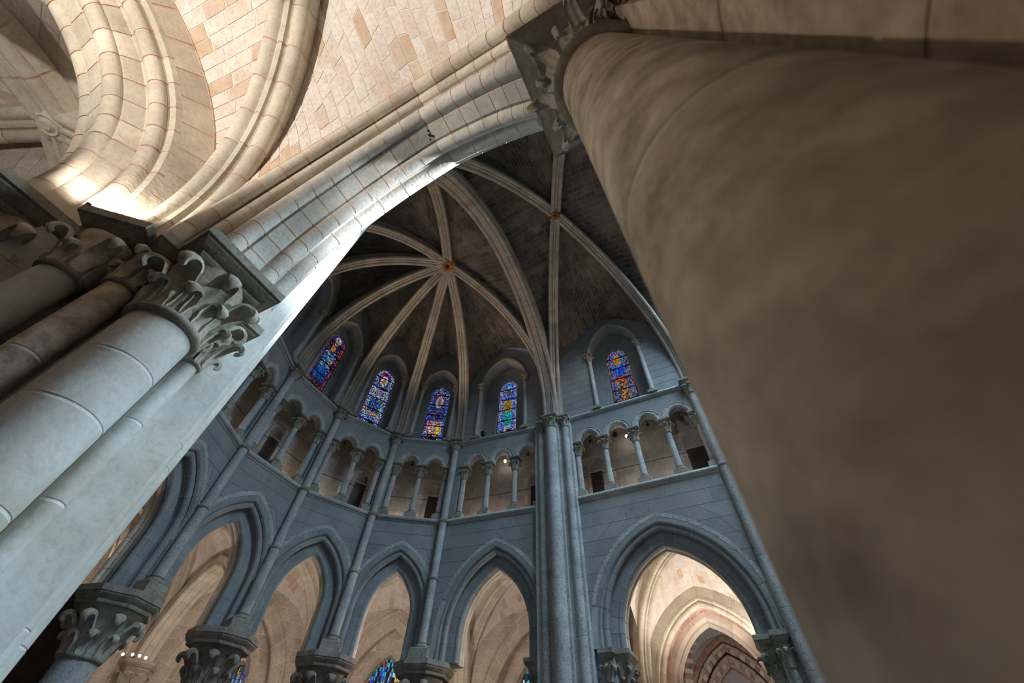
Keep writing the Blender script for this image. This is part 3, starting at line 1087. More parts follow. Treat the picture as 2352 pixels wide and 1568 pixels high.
    stones(F, wc, NA, ROLL, 4, 'rib', na, seg=4, gap=.003, mortar='wallmortar')
    for i, s_ in enumerate((-1, 1)):
        colonnette('niche_colonnette', 'thin colonnette on the %s side of the window niche, %s' % (('left', 'right')[i], say), 'column', F, wc + s_ * (nw + .02), .0, Z2 + .02, 13.52, .075, .15, 'window niche colonnettes', base_h=.2, cap_h=.3)
    # ---- small fittings
    for k, (du, dm) in enumerate({'89': [(-.30, -.3), (.40, -.3)], '87': [(.30, -.3), (-.62, -.12)], '76': [(.12, -.3)], '65': [(.02, -.3)], '54': [(-.40, -.3)], '43': []}[key]):
        p = F.p(wc + du, dm + .2, Z2 + .035)
        t = thing('floodlight', 'small black floodlight on the sill, %s of the window, %s' % ('left' if du < 0 else 'right', say), 'lamp', p, 'floodlights on the window sills')
        mb = MB()
        mb.box((p.x - .06, p.y - .06, p.z + .05), (p.x + .06, p.y + .06, p.z + .20))
        mb.build('housing', 'iron', t, 0)
        mb = MB()
        mb.box((p.x - .02, p.y - .07, p.z), (p.x + .02, p.y + .07, p.z + .06))
        mb.build('bracket', 'iron', t, 0)
    return F


FR = {k: choir_panel(k) for k in PANELS}

# ------------------------------------------------------------------ wall shafts and arcade columns of the apse
OUTW = {}
for k, s in SH.items():
    v = Vector((s[0] - .2, s[1])).normalized()
    OUTW[k] = v
SHAFTSAY = {7: 'first', 6: 'second', 5: 'third', 4: 'fourth', 3: 'hidden fifth'}
for k in (7, 6, 5, 4, 3):
    s = SH[k]
    o = OUTW[k]
    rot = math.atan2(o.y, o.x)
    t = thing('wall_shaft', 'slender ringed wall shaft, %s to the left of the tall shaft cluster' % SHAFTSAY[k], 'shaft', (s[0], s[1], Z_AB), 'wall shafts of the apse')
    mb = MB()
    mb.loft(abacus_rings(s[0] + o.x * .04, s[1] + o.y * .04, Z_AB, [(0, 0), (0, .20), (-.02, .22)], 4, .23, rot))
    mb.lathe((s[0], s[1], Z_AB), [(.165, .22), (.175, .25), (.165, .28), (.135, .29), (.13, .31), (.145, .33), (.11, .345)], 24)
    mb.build('base', 'cap', t, 35)
    drums(t, s, .108, Z_AB + .34, 10.36, 'shaft', 'wallmortar', dh=1.0, seg=24, gap=.004)
    for z in (Z_MID, Z1 - .01):
        mb = MB()
        mb.lathe((s[0], s[1], z), [(.108, -.05), (.128, -.05), (.15, -.015), (.15, .02), (.135, .045), (.108, .055)] if z > 7 else [(.108, -.035), (.13, -.02), (.132, .01), (.12, .035), (.108, .04)], 24)
        mb.build('shaft_ring', 'cap', t, 50)
    capital(t, s, .108, 10.36, Z2 + .05, .205, 4, rot, 'cap', 'cap', leaves=8, abh=.13, seg=20, ring_r=.025, single=True)
    if k == 3:
        continue
    # round column under it
    c = (s[0] + o.x * .47, s[1] + o.y * .47)
    t = thing('arcade_column', 'round column with eight sided abacus, %s to the left of the tall shaft cluster' % SHAFTSAY[k], 'column', (c[0], c[1], 0), 'arcade columns of the apse')
    mb = MB()
    base_mesh(mb, c, .3, 0, .5, .45, rot)
    mb.build('base', 'cap', t, 35)
    drums(t, c, .30, .5, 3.45, 'shaft', 'wallmortar', dh=.6, seg=40)
    capital(t, c, .30, 3.46, Z_AB, .69, 8, rot, 'capred' if k in (5, 6, 7) else 'piercap', 'capred' if k in (5, 6) else 'cap', leaves=8, abh=.26, ring_r=.04, lw=.12, th=.03, cf=.13, rtf=.74)

# ------------------------------------------------------------------ tall shaft cluster (far) and its mirror beside the pale pier


def cluster(sy, label, mat, capm, mort):
    t = thing('shaft_cluster', label, 'shaft', (2.41, 4.6 * sy, 0))
    mb = MB()
    mb.box((1.78, 4.42 if sy > 0 else -4.9, 0), (3.02, 4.9 if sy > 0 else -4.42, Z2))
    mb.box((2.22, 4.30 if sy > 0 else -4.6, 0), (2.66, 4.6 if sy > 0 else -4.30, Z2))
    mb.build('pilaster', mat, t, 0)
    for (x, y, r, nm) in ((2.41, 4.34, .19, 'main_shaft'), (2.85, 4.45, .115, 'side_shaft'), (2.0, 4.45, .115, 'side_shaft')):
        g = bpy.data.objects.new(nm, None)
        COL.objects.link(g)
        g.parent = t
        g.location = (0, 0, 0)
        g.matrix_parent_inverse = Matrix.Translation(-t.location)
        n = 9
        cuts = [10.3 * k / n for k in range(n + 1)]
        for k in range(n):
            mb = MB()
            mb.lathe((x, y * sy, 0), [(r - .002, cuts[k] + .004), (r, cuts[k] + .007), (r, cuts[k + 1] - .007), (r - .002, cuts[k + 1] - .004)], 28)
            mb.build('drum', mat, g, 24)
        mb = MB()
        mb.lathe((x, y * sy, 0), [(r - .003, 0), (r - .003, 10.32)], 28)
        mb.build('mortar_core', mort, g, 40)
        mb = MB()
        zb, zt = 10.3, Z2 + .03
        mb.lathe((x, y * sy, zb), [(r, -.02), (r + .03, 0), (r + .03, .03), (r, .05), (r * 1.05, .2), (r * 1.3, .3), (r * 1.35, .34)], 24)
        me = leaf_mesh('leaf', capm, r * 1.0, r * 1.45, .04, .29, r * .5, .05, 3, 5, 4, th=.012, lobes=0)
        for q in range(8):
            a = q * PI / 4 + PI / 8
            ca, sa = math.cos(a), math.sin(a)
            mb.add([(x + v.co.x * ca - v.co.y * sa, y * sy + v.co.x * sa + v.co.y * ca, zb + v.co.z) for v in me.vertices], [list(p.vertices) for p in me.polygons])
        bpy.data.meshes.remove(me)
        mb.loft(abacus_rings(x, y * sy, zb + .34, ABP(zt - zb - .34), 4, r * 1.35, 0))
        mb.build('capital', capm, g, 40)
    return t


cluster(1, 'tall cluster of three wall shafts between the apse and the straight bay', 'shaft', 'cap', 'wallmortar')
cluster(-1, 'brightly lit tall shaft cluster rising behind the pale pier', 'pier', 'piercap', 'piermortar')
t = thing('wall_shaft', 'single tall wall shaft hugging the edge of the large blurred column', 'shaft', (6.9, 4.6, 0))
drums(t, (6.87, 4.58), .135, 0, 10.3, 'shaft', 'wallmortar', dh=.95, seg=24)
capital(t, (6.87, 4.58), .135, 10.3, Z2 + .05, .25, 4, 0, 'cap', 'cap', leaves=8, abh=.14, ring_r=.03, single=True)
mb = MB()
mb.lathe((6.87, 4.58, Z1 + .02), [(.135, -.05), (.155, -.03), (.16, .01), (.135, .04)], 24)
mb.build('shaft_ring', 'cap', t, 50)
mb = MB()
mb.box((6.8, 4.6, 0), (7.6, 5.2, Z2))
mb.build('pilaster', 'shaft', t, 0)


# responds of the broad far arch
def respond(x, sgn, label, far=1):
    y = 5.07
    t = thing('arcade_respond', label, 'column', (x, y, 0), 'responds of the broad arch')
    drums(t, (x, y), .2, 0, 3.7, 'shaft', 'wallmortar', dh=.6, seg=30)
    capital(t, (x, y), .2, 3.72, Z_AB, .33, 4, 0, 'cap', 'cap', leaves=8, abh=.22, ring_r=.03, lw=.06)
    x2, y2 = x + sgn * .14, 4.73
    drums(t, (x2, y2), .075, 0, 3.85, 'shaft', 'wallmortar', dh=.8, seg=18)
    capital(t, (x2, y2), .075, 3.86, Z_AB, .17, 4, 0, 'cap', 'cap', leaves=8, abh=.22, ring_r=.018, single=True)
    mb = MB()
    mb.box((min(x, x + sgn * .9), 4.72, 0), (max(x, x + sgn * .9), 5.5, Z_AB))
    mb.build('core', 'shaft', t, 0)


respond(3.4, -1, 'engaged respond with leafy capital under the broad arch, beside the tall shaft cluster')
respond(6.44, 1, 'engaged respond with leafy capital under the broad arch, beside the large blurred column')
t = thing('arcade_respond', 'shadowed respond left of the tall shaft cluster, under the wide apse arch', 'column', (1.45, 4.9, 0))
drums(t, (1.62, 5.02), .2, 0, 3.7, 'shaft', 'wallmortar', dh=.6, seg=30)
capital(t, (1.62, 5.02), .2, 3.72, Z_AB, .33, 4, math.radians(5), 'cap', 'cap', leaves=8, abh=.22, ring_r=.03, lw=.06)
mb = MB()
mb.box((1.62, 4.7, 0), (2.5, 5.5, Z_AB))
mb.build('core', 'shaft', t, 0)

# ------------------------------------------------------------------ choir vault
RIB = [(0, .035), (.03, .035), (.042, .062), (.058, .06)] + arc_pts(.118, .078, .074, 205, 410, 8) + [(.15, .17), (.15, .36)]
RIB = [(-m, r) for m, r in reversed(RIB)] + RIB[1:]
RIB = [(m, r) for m, r in RIB]
TRANS = [(0, .03), (.10, .03), (.112, .06)] + arc_pts(.20, .085, .085, 200, 400, 8) + [(.27, .20), (.33, .22), (.33, .45)]
TRANS = [(-m, r) for m, r in reversed(TRANS)] + TRANS[1:]


def rib_curve(P, K, z0, zs):
    P, K3 = Vector((P[0], P[1])), Vector(K)
    F = Frame(P, (K3.x, K3.y), 0, inward=(P + Vector((K3.x, K3.y))) / 2 + Vector((-(K3.y - P.y), K3.x - P.x)))
    D = F.L
    A = Arch(D, K3.z - zs, zs, zs - z0)
    return F, A, D


def rib(P, K, z0, zs, label, prof=RIB, n=14, mats='rib', mortar='ribmortar', group='ribs of the choir vault', band=0.0, name='vault_rib', seg=3, f_hi=.985):
    F, A, D = rib_curve(P, K, z0, zs)
    t = thing(name, label, 'rib', (P[0], P[1], z0), group)
    stones(F, D, A, prof, n, mats, t, name='rib_stone', sides=(-1,), mortar=mortar, gap=.005, seg=seg, f_hi=f_hi, band=band)
    return lambda f, r=.32: F.p(D + A.pt(-1, r, f)[0], 0, A.pt(-1, r, f)[1])


def side_curve(F, uc, A, side, m=0.0, r=0.0):
    return lambda f: F.p(uc + A.pt(side, r, f)[0], m, A.pt(side, r, f)[1])


def web(cA, cB, parent, centre, courses, blen, mats, joined=True, proud=.004, joint=.0075, bulge=.05, f0=.0, f1=1.0, cap=None, bname='brick', base=True):
    """one half cell of a vault: courses of bricks between two curves"""
    rnd = random.Random(int(abs(cA(1).x * 1000) + courses))
    brick, mort = mats

    def P(s, f):
        a, b = cA(f), cB(f)
        p = a.lerp(b, s)
        p.z += bulge * (a - b).length * 4 * s * (1 - s)
        return p

    def nrm(s, f):
        d1 = P(min(1, s + .02), f) - P(max(0, s - .02), f)
        d2 = P(s, min(1, f + .01)) - P(s, max(0, f - .01))
        n = d1.cross(d2)
        if n.length < 1e-9:
            n = Vector((0, 0, -1))
        n.normalize()
        return n if n.dot(Vector(centre) - P(s, f)) > 0 else -n
    if base:
        mb = MB()
        nf, ns = courses, 10
        rows = [[P(s / ns, f0 + (f1 - f0) * k / nf) - nrm(s / ns, f0 + (f1 - f0) * k / nf) * .003 for s in range(ns + 1)] for k in range(nf + 1)]
        mb.loft(rows, ring_closed=False, caps=False)
        mb.build('mortar_bed', mort, parent, 60)
    jm = MB()
    cnt = 0
    for i in range(courses):
        fa, fb = f0 + (f1 - f0) * i / courses, f0 + (f1 - f0) * (i + 1) / courses
        h = (P(.5, fb) - P(.5, fa)).length
        if h < .02:
            continue
        fj = joint / h * (fb - fa)
        fa, fb = fa + fj, fb - fj
        w = (cA((fa + fb) / 2) - cB((fa + fb) / 2)).length
        if w < .12:
            continue
        nb = max(1, w / blen)
        cuts, x = [0.0], (rnd.uniform(.3, 1.0) / nb)
        while x < 1 - .2 / nb:
            cuts.append(x)
            x += rnd.uniform(.75, 1.25) / nb
        cuts.append(1.0)
        sj = joint / w
        for k in range(len(cuts) - 1):
            a, b = cuts[k] + sj, cuts[k + 1] - sj
            if b - a < .02:
                continue
            single = not joined and cnt < (cap or 10 ** 6)
            mb = MB() if single else jm
            mb.tone = rnd.random()
            n = nrm((a + b) / 2, (fa + fb) / 2) * (proud * rnd.uniform(.6, 1.3))
            md = (a + b) / 2
            c = [P(a, fa), P(md, fa), P(b, fa), P(b, fb), P(md, fb), P(a, fb)]
            tp = [q + n for q in c]
            mb.add(c + tp, [(6, 7, 10, 11), (7, 8, 9, 10), (0, 1, 7, 6), (1, 2, 8, 7), (2, 3, 9, 8), (3, 4, 10, 9), (4, 5, 11, 10), (5, 0, 6, 11)])
            cnt += 1
            if single:
                mb.tone = 0
                mb.t = [0.0] * len(mb.f)
                mb.build(bname, brick, parent, 0)
    if jm.f:
        o = jm.build('bricks' if joined else bname, brick, parent, 0, kind='stuff')


Z0R = Z2 + .06
ZS = 11.15
P1, P8 = (2.41, -4.34), (2.41, 4.34)
RIBSAY = ['climbing to the near side behind the arcade arch', 'second from the arcade arch', 'third from the arcade arch', 'left of the leftmost window', 'between the first and second windows',
          'between the second and third windows', 'between the third and fourth windows', 'running down to the tall shaft cluster']
curves = {}
for i, (k, p) in enumerate(((1, P1), (2, SH[2]), (3, SH[3]), (4, SH[4]), (5, SH[5]), (6, SH[6]), (7, SH[7]), (8, P8))):
    curves[k] = rib(p, KEY, Z0R, ZS, 'apse vault rib from the flower boss, ' + RIBSAY[i])
bay = {}
for k, p, say in ((8, (2.62, 4.36), 'down to the tall shaft cluster'), (9, (6.87, 4.5), 'down beside the large column'), (1, (2.62, -4.36), 'up to the arcade arch'), (0, (6.87, -4.5), 'up behind the column abacus')):
    bay[k] = rib(p, KEYB, Z0R, 11.0, 'straight bay vault rib from the small boss ' + say)
# transverse arch
FT = Frame((2.41, -4.34), (2.41, 4.34), 0, inward=(9, 0))
TA = Arch(4.30, 15.73 - 11.0, 11.0, 11.0 - Z0R)
t = thing('transverse_arch', 'broad two-roll transverse arch between the apse vault and the straight bay', 'arch', (2.41, 0, Z0R))
stones(FT, 4.34, TA, TRANS, 15, 'rib', t, mortar='ribmortar', name='voussoir', gap=.005)

cv = thing('ceiling', 'dark brick web of the ribbed apse vault', 'vault', (0, 0, 15), kind='structure')
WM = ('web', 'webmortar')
CEN = (0.5, 0, 8)
for (a, b) in ((7, 6), (6, 5), (5, 4), (4, 3), (3, 2)):
    F = Frame(SH[a], SH[b], .10)
    A = Arch(F.L / 2 + .02, 2.05, 13.45, 13.45 - Z0R)
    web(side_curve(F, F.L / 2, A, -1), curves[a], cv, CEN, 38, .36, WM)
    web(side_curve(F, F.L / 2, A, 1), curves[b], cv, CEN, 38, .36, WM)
for sy, a, b in ((1, 7, 8), (-1, 2, 1)):
    F = Frame((-1.147, 4.198 * sy), (2.41, 4.55 * sy), .0)
    A = Arch(F.L / 2, 2.5, 13.0, 13.0 - Z0R)
    web(side_curve(F, F.L / 2, A, -1), curves[a], cv, CEN, 36, .36, WM)
    web(side_curve(F, F.L / 2, A, 1), curves[b], cv, CEN, 36, .36, WM)
web(side_curve(FT, 4.34, TA, 1, 0, .42), curves[8], cv, CEN, 40, .36, WM)
web(side_curve(FT, 4.34, TA, -1, 0, .42), curves[1], cv, CEN, 40, .36, WM)
cv = thing('ceiling', 'dark brick web of the straight choir bay vault', 'vault', (4.7, 0, 15), kind='structure')
CEN = (4.7, 0, 8)
web(side_curve(FT, 4.34, TA, 1, 0, .42), bay[8], cv, CEN, 40, .36, WM)
web(side_curve(FT, 4.34, TA, -1, 0, .42), bay[1], cv, CEN, 40, .36, WM)
FT2 = Frame((6.95, -4.5), (6.95, 4.5), 0, inward=(0, 0))
web(side_curve(FT2, 4.5, Arch(4.45, 4.9, 11.0, .2), 1, 0, .3), bay[9], cv, CEN, 40, .36, WM)
web(side_curve(FT2, 4.5, Arch(4.45, 4.9, 11.0, .2), -1, 0, .3), bay[0], cv, CEN, 40, .36, WM)
for sy, a, b in ((1, 8, 9), (-1, 1, 0)):
    F = Frame((2.5, 4.6 * sy), (6.95, 4.6 * sy), 0)
    A = Arch(F.L / 2, 3.1, 12.3, 12.3 - Z0R)
    web(side_curve(F, F.L / 2, A, -1), bay[a], cv, CEN, 38, .36, WM)
    web(side_curve(F, F.L / 2, A, 1), bay[b], cv, CEN, 38, .36, WM)


def boss(K, r, label, petals):
    t = thing('vault_boss', label, 'boss', (K.x, K.y, K.z - .1))
    mb = MB()
    mb.lathe((K.x, K.y, K.z), [(r * .92, .30), (r, .06), (r * .98, -.02), (r * .86, -.06), (r * .8, -.03), (.001, -.03)], 32)
    mb.build('disc', 'boss', t, 40)
    me = MB()
    me.lathe((0, 0, 0), [(.001, -.09), (r * .10, -.085), (r * .2, -.06), (r * .27, -.03), (r * .2, 0)], 10)
    me = me.mesh('petal', 'boss', 40)
    for k in range(petals):
        a = 2 * PI * k / petals + .2
        link('petal', me, t, mw=Matrix.Translation((K.x + r * .56 * math.cos(a), K.y + r * .56 * math.sin(a), K.z - .02)))
    mb = MB()
    mb.lathe((K.x, K.y, K.z), [(r * .27, -.03), (r * .24, -.055), (.001, -.05)], 20)
    mb.build('eye', 'bossdark', t, 40)


boss(KEY + Vector((0, 0, .04)), .30, 'gilded flower boss with dark centre where the apse ribs meet', 8)
boss(KEYB + Vector((0, 0, .03)), .17, 'small gilded boss at the crossing of the straight bay ribs', 6)

# ------------------------------------------------------------------ near arcade wall and arch
def part_empty(name, t):
    g = bpy.data.objects.new(name, None)
    COL.objects.link(g)
    g.parent = t
    g.matrix_parent_inverse = Matrix.Translation(-t.location)
    return g


FN = Frame((2.3, -4.6), (6.97, -4.6), 0)
AN = Arch(1.30, 1.76, 4.61, .21)
w = thing('wall_near', 'plain choir wall above the near arcade arch', 'wall', (4.7, -4.6, 4.4), kind='structure')
mb = MB()
strip_wall(mb, FN, -.6, 5.6, 16.6, arch_z(AN, 2.62, .44, Z_AB), 0, 60)
strip_wall(mb, FN, -.6, 5.6, 9.0, arch_z(AN, 2.62, .47, Z_AB), -.94, 60)
for (a, b) in ((SH[3], SH[2]), (SH[2], (2.3, -4.6))):
    F = Frame(a, b, .1)
    mb.quad(F.p(-.1, 0, 0), F.p(F.L + .1, 0, 0), F.p(F.L + .1, 0, 16.6), F.p(-.1, 0, 16.6))
mb.build('face', 'wall', w, 0)
t = thing('pointed_arch', 'pale near arcade arch with red painted joints, crossing from the pier to the column', 'arch', (4.92, -5.07, 4.4))
stones(FN, 2.62, AN, INNER, 11, ['arcade', 'redline'], t, m0=-.47, mortar='piermortar', seg=4, band=.004, gap=.004)
stones(FN, 2.62, AN, OUTER, 9, 'arcade', t, m0=-.47, mortar='piermortar', seg=4)
stones(FN, 2.62, AN, FORM, 11, ['cribs', 'redline'], t, m0=-.47, mortar='cribmortar', seg=4, band=.005, gap=.004, name='aisle_voussoir')
mb = MB()
for (dx, dz, r) in ((0, 0, .018), (.03, .012, .012), (-.02, .02, .01), (.01, -.02, .012)):
    mb.lathe((4.90 + dx, -5.06 + dz * 2, AN.apex(0) - .004 - dz * .2), [(.001, -.012), (r, -.006), (r * .8, .01)], 8)
mb.build('hook_hole', 'bossdark', t, 40)

# ------------------------------------------------------------------ pale compound pier
t = thing('compound_pier', 'pale compound pier with clustered shafts and leafy capitals at the left edge', 'pier', (2.5, -5.1, 0))
g = part_empty('core', t)
n = 9
for k in range(n):
    a, b = Z_AB * k / n + .004, Z_AB * (k + 1) / n - .004
    mb = MB()
    mb.box((1.5, -5.27, a), (3.24, -4.87, b))
    mb.box((1.6, -5.46, a), (3.10, -4.70, b))
    mb.box((1.8, -5.72, a), (2.92, -4.55, b))
    mb.box((2.0, -5.95, a), (2.75, -4.55, b))
    mb.build('course', 'pier', g, 0)
mb = MB()
mb.box((1.52, -5.265, 0), (3.235, -4.875, Z_AB + .01))
mb.box((1.62, -5.455, 0), (3.095, -4.705, Z_AB + .01))
mb.box((1.82, -5.715, 0), (2.915, -4.555, Z_AB + .01))
mb.box((2.02, -5.945, 0), (2.745, -4.555, Z_AB + .01))
mb.build('mortar_core', 'piermortar', g, 0)
g = part_empty('great_shaft', t)
drums(g, (3.40, -5.07), .196, 0, 3.70, 'pier', 'piermortar', cuts=[0, .75, 1.35, 1.95, 2.5, 2.98, 3.34, 3.70], seg=48)
capital(g, (3.40, -5.07), .196, 3.72, Z_AB, .335, 4, 0, 'piercap', 'abacus', leaves=8, abh=.20, ring_r=.03, lw=.084)
g = part_empty('small_shaft', t)
drums(g, (3.12, -4.75), .062, 0, 3.83, 'pier', 'piermortar', dh=.55, seg=24)
capital(g, (3.12, -4.75), .062, 3.84, Z_AB, .185, 4, 0, 'piercap', 'abacus', leaves=4, abh=.20, ring_r=.016, lw=.034)
g = part_empty('wall_rib_shaft', t)
drums(g, (3.24, -5.38), .09, 0, 3.86, 'col', 'piermortar', dh=.62, seg=30)
capital(g, (3.24, -5.38), .09, 3.88, Z_AB, .155, 4, 0, 'col', 'abacus', leaves=4, abh=.2, ring_r=.018, lw=.04)
g = part_empty('diagonal_shaft', t)
drums(g, (3.03, -5.62), .112, 0, 3.82, 'pier', 'piermortar', dh=.7, seg=30)
capital(g, (3.03, -5.62), .112, 3.84, Z_AB, .215, 4, PI / 4, 'col', 'abacus', leaves=4, abh=.2, ring_r=.02, lw=.055)
g = part_empty('transverse_shaft', t)
drums(g, (2.45, -5.95), .20, 0, 3.75, 'col', 'piermortar', dh=.6, seg=36)
capital(g, (2.45, -5.95), .20, 3.77, Z_AB, .36, 4, 0, 'col', 'abacus', leaves=8, abh=.2, ring_r=.025, lw=.065)

# ------------------------------------------------------------------ large blurred column
t = thing('column', 'large brown column close to the lens with leafy capital', 'column', (6.445, -5.09, 0))
drums(t, (6.445, -5.09), .174, 0, 3.72, 'col', 'colmortar', cuts=[0, .62, 1.15, 1.68, 2.26, 2.86, 3.34, 3.72], seg=64, gap=.006)
capital(t, (6.445, -5.09), .174, 3.74, Z_AB, .335, 4, 0, 'piercap', 'abacus', leaves=8, abh=.19, ring_r=.032, lw=.036, tiers=2, rtf=.70, th=.016, cf=.14)
t = thing('compound_pier', 'shadowed brown pier core behind the large blurred column', 'pier', (7.3, -5.1, 0))
for k in range(8):
    a, b = Z_AB * k / 8 + .004, Z_AB * (k + 1) / 8 - .004
    mb = MB()
    mb.box((6.60, -5.30, a), (8.2, -4.87, b))
    mb.box((6.74, -5.50, a), (8.1, -4.70, b))
    mb.box((6.98, -5.80, a), (8.0, -4.58, b))
    mb.build('course', 'col', t, 0)
mb = MB()
mb.box((6.604, -5.295, 0), (8.19, -4.875, Z_AB + .01))
mb.box((6.744, -5.495, 0), (8.09, -4.705, Z_AB + .01))
mb.box((6.984, -5.795, 0), (7.99, -4.585, 16.5))
mb.build('mortar_core', 'colmortar', t, 0)
g = part_empty('small_shaft', t)
drums(g, (6.66, -5.40), .075, 0, 3.86, 'col', 'colmortar', dh=.7, seg=24)
capital(g, (6.66, -5.40), .075, 3.88, Z_AB, .15, 4, 0, 'col', 'abacus', leaves=4, abh=.2, ring_r=.018, lw=.05)

g = part_empty('diagonal_shaft', t)
drums(g, (6.86, -5.64), .11, 0, 3.82, 'col', 'colmortar', dh=.7, seg=24)
capital(g, (6.86, -5.64), .11, 3.84, Z_AB, .2, 4, PI / 4, 'col', 'abacus', leaves=4, abh=.2, ring_r=.02, lw=.05)
g = part_empty('transverse_shaft', t)
drums(g, (7.25, -5.95), .20, 0, 3.75, 'col', 'colmortar', dh=.7, seg=24)
capital(g, (7.25, -5.95), .20, 3.77, Z_AB, .36, 4, 0, 'col', 'abacus', leaves=8, abh=.2, ring_r=.025, lw=.06)

# ------------------------------------------------------------------ ribbed aisle and ambulatory vaults
ARIB = [(0, .0), (.02, .0), (.03, .025), (.05, .04)] + arc_pts(.125, .075, .08, 205, 400, 8) + [(.195, .16), (.21, .24), (.21, .36)]
ARIB = [(-m, r) for m, r in reversed(ARIB)] + ARIB[1:]
ARIB_S = [(m * .8, r * .8) for m, r in ARIB]
CW = ('cream', 'creammortar')


def ribbed_bay(P, K, z0, sides, rib_label, vault_label, mats=CW, ribm=('cribs', 'redline'), prof=ARIB_S, courses=24, blen=.32, singles=(), skip=(), n=9, band=.006, group='ribs of the ambulatory vaults', seg=3, alt=None, skipribs=()):
    """four diagonal half ribs and eight half cells over the corners P with the key K"""
    cv = thing('ceiling', vault_label, 'vault', (K[0], K[1], K[2]), kind='structure')
    cur = []
    for i, p in enumerate(P):
        D = math.hypot(K[0] - p[0], K[1] - p[1])
        zs = max(z0 + .02, K[2] - D)
        if i in skipribs:
            F, A, D = rib_curve(p, K, z0, zs)
            cur.append(lambda f, r=.32, F=F, A=A, D=D: F.p(D + A.pt(-1, r, f)[0], 0, A.pt(-1, r, f)[1]))
            continue
        if alt:
            F, A, D = rib_curve(p, K, z0, zs)
            tt = thing('vault_rib', rib_label[i], 'rib', (p[0], p[1], z0), group)
            g1, N = .004 / A.len, 26
            for q in range(N):
                mb = MB()
                mb.loft([ring_at(F, D, A, -1, (q + e / 2) / N + (g1 if e == 0 else -g1 if e == 2 else 0), prof) for e in range(3)])
                mb.build('rib_stone', alt[q % 2], tt, 40)
            cur.append(lambda f, r=.3, F=F, A=A, D=D: F.p(D + A.pt(-1, r, f)[0], 0, A.pt(-1, r, f)[1]))
        else:
            cur.append(rib(p, K, z0, zs, rib_label[i], prof=prof, n=n, mats=list(ribm), mortar='cribmortar', group=group, band=band, seg=seg))
    r_web = prof[-1][1] * .92
    cen = (K[0], K[1], 3)
    for i in range(4):
        a, b = P[i], P[(i + 1) % 4]
        sd = sides[i]
        if callable(sd):
            cl, cr = sd(-1), sd(1)
        else:
            F = Frame(a, b, 0, inward=(K[0], K[1]))
            A = Arch(F.L / 2, sd - max(z0, sd - max(F.L / 2, 1.6)), max(z0, sd - max(F.L / 2, 1.6)), max(0, max(z0, sd - max(F.L / 2, 1.6)) - z0))
            cl, cr = side_curve(F, F.L / 2, A, -1), side_curve(F, F.L / 2, A, 1)
        for j, (c, k) in enumerate(((cl, i), (cr, (i + 1) % 4))):
            if (i, j) in skip:
                continue
            web(c, lambda f, k=k: cur[k](f, r_web), cv, cen, courses, blen, mats, joined=(i, j) not in singles, proud=.003, joint=.007, bulge=.04, bname='brick')
    mb = MB()
    mb.lathe((K[0], K[1], K[2]), [(.10, .25), (.15, .1), (.155, .02), (.12, -.02), (.09, -.005), (.05, -.035), (.001, -.03)], 20)
    o = mb.build('vault_boss', ribm[0], None, 40)
    o['label'] = 'carved round boss on the ' + vault_label
    o['category'] = 'boss'
    o['kind'] = 'thing'
    return cv


# near aisle bay
FTA = Frame((2.37, -6.10), (2.37, -9.2), 0, inward=(5, -7.65))
ATR = Arch(1.42, 2.2, 4.40, 0)
TIN = [(m * 1.15, r) for m, r in INNER]
TOU = OUTER
TBAND = [(.25, .46), (.47, .46), (.47, .82), (.25, .82)]
t = thing('transverse_arch', 'heavy moulded aisle arch curving up from the pale pier', 'arch', (2.37, -7.65, 4.4))
stones(FTA, 1.55, ATR, TIN, 11, ['cribs', 'redline'], t, mortar='cribmortar', seg=4, band=.006, gap=.005)
for sg in (1, -1):
    stones(FTA, 1.55, ATR, [(m * sg, r) for m, r in TOU], 11, ['cribs', 'redline'], t, mortar='cribmortar', seg=4, band=.006, gap=.005)
    stones(FTA, 1.55, ATR, [(m * sg, r) for m, r in TBAND], 10, ['cribs', 'redline'], t, mortar='cribmortar', seg=3, band=.006, gap=.005)
mb = MB()
for side in (-1, 1):
    mb.loft([ring_at(FTA, 1.55, ATR, side, k / 16, [(-.2, .2), (.2, .2), (.2, .8), (-.2, .8)]) for k in range(17)])
mb.build('core', 'cribmortar', t, 30)
FTB = Frame((7.6, -6.10), (7.6, -9.2), 0, inward=(5, -7.65))
KN = (4.92, -7.65, 7.40)
FNO = Frame((3.05, -9.5), (6.80, -9.5), 0, inward=(5, -7))
ribbed_bay([(3.03, -5.62), (6.81, -5.62), (6.81, -9.4), (3.03, -9.4)], KN, 4.40,
           [lambda s: side_curve(FN, 2.62, AN, s, -.94, .47),
            lambda s: side_curve(FTB, 1.55, ATR, s, .455, .77), 6.9,
            lambda s: side_curve(FTA, 1.55, ATR, -s, .455, .77)],
           ['broad aisle vault rib with red joints springing from the pale pier', 'aisle vault rib behind the abacus of the large column', 'aisle vault rib above the camera, outer corner past the column', 'aisle vault rib above the camera, outer corner past the pier'],
           'cream coloured stone web of the near aisle vault', prof=ARIB, courses=25, blen=.31, n=11, singles=((0, 0), (0, 1), (3, 1)), group='ribs of the near aisle vault', band=.006, seg=4)
# next bay beyond the heavy arch
ribbed_bay([(1.66, -5.62), (-1.45, -5.02), (-2.3, -8.6), (1.66, -9.3)], (0.52, -7.22, 7.02), 4.40,
           [6.6, 6.6, 6.5, lambda s: side_curve(FTA, 1.55, ATR, -s, -.455, .77)],
           ['grey aisle rib past the heavy arch, ending at the pier', 'grey aisle rib past the heavy arch, towards the apse', 'grey aisle rib past the heavy arch, reaching the image edge', 'grey aisle rib past the heavy arch, reaching the top corner'],
           'buff stone web of the aisle bay past the heavy arch', courses=22, blen=.34, prof=ARIB, group='ribs of the aisle bay past the heavy arch', singles=((3, 0), (3, 1)))

# ambulatory bays behind the apse arches


def pol(r, a):
    return (r * math.cos(math.radians(a)), r * math.sin(math.radians(a)))


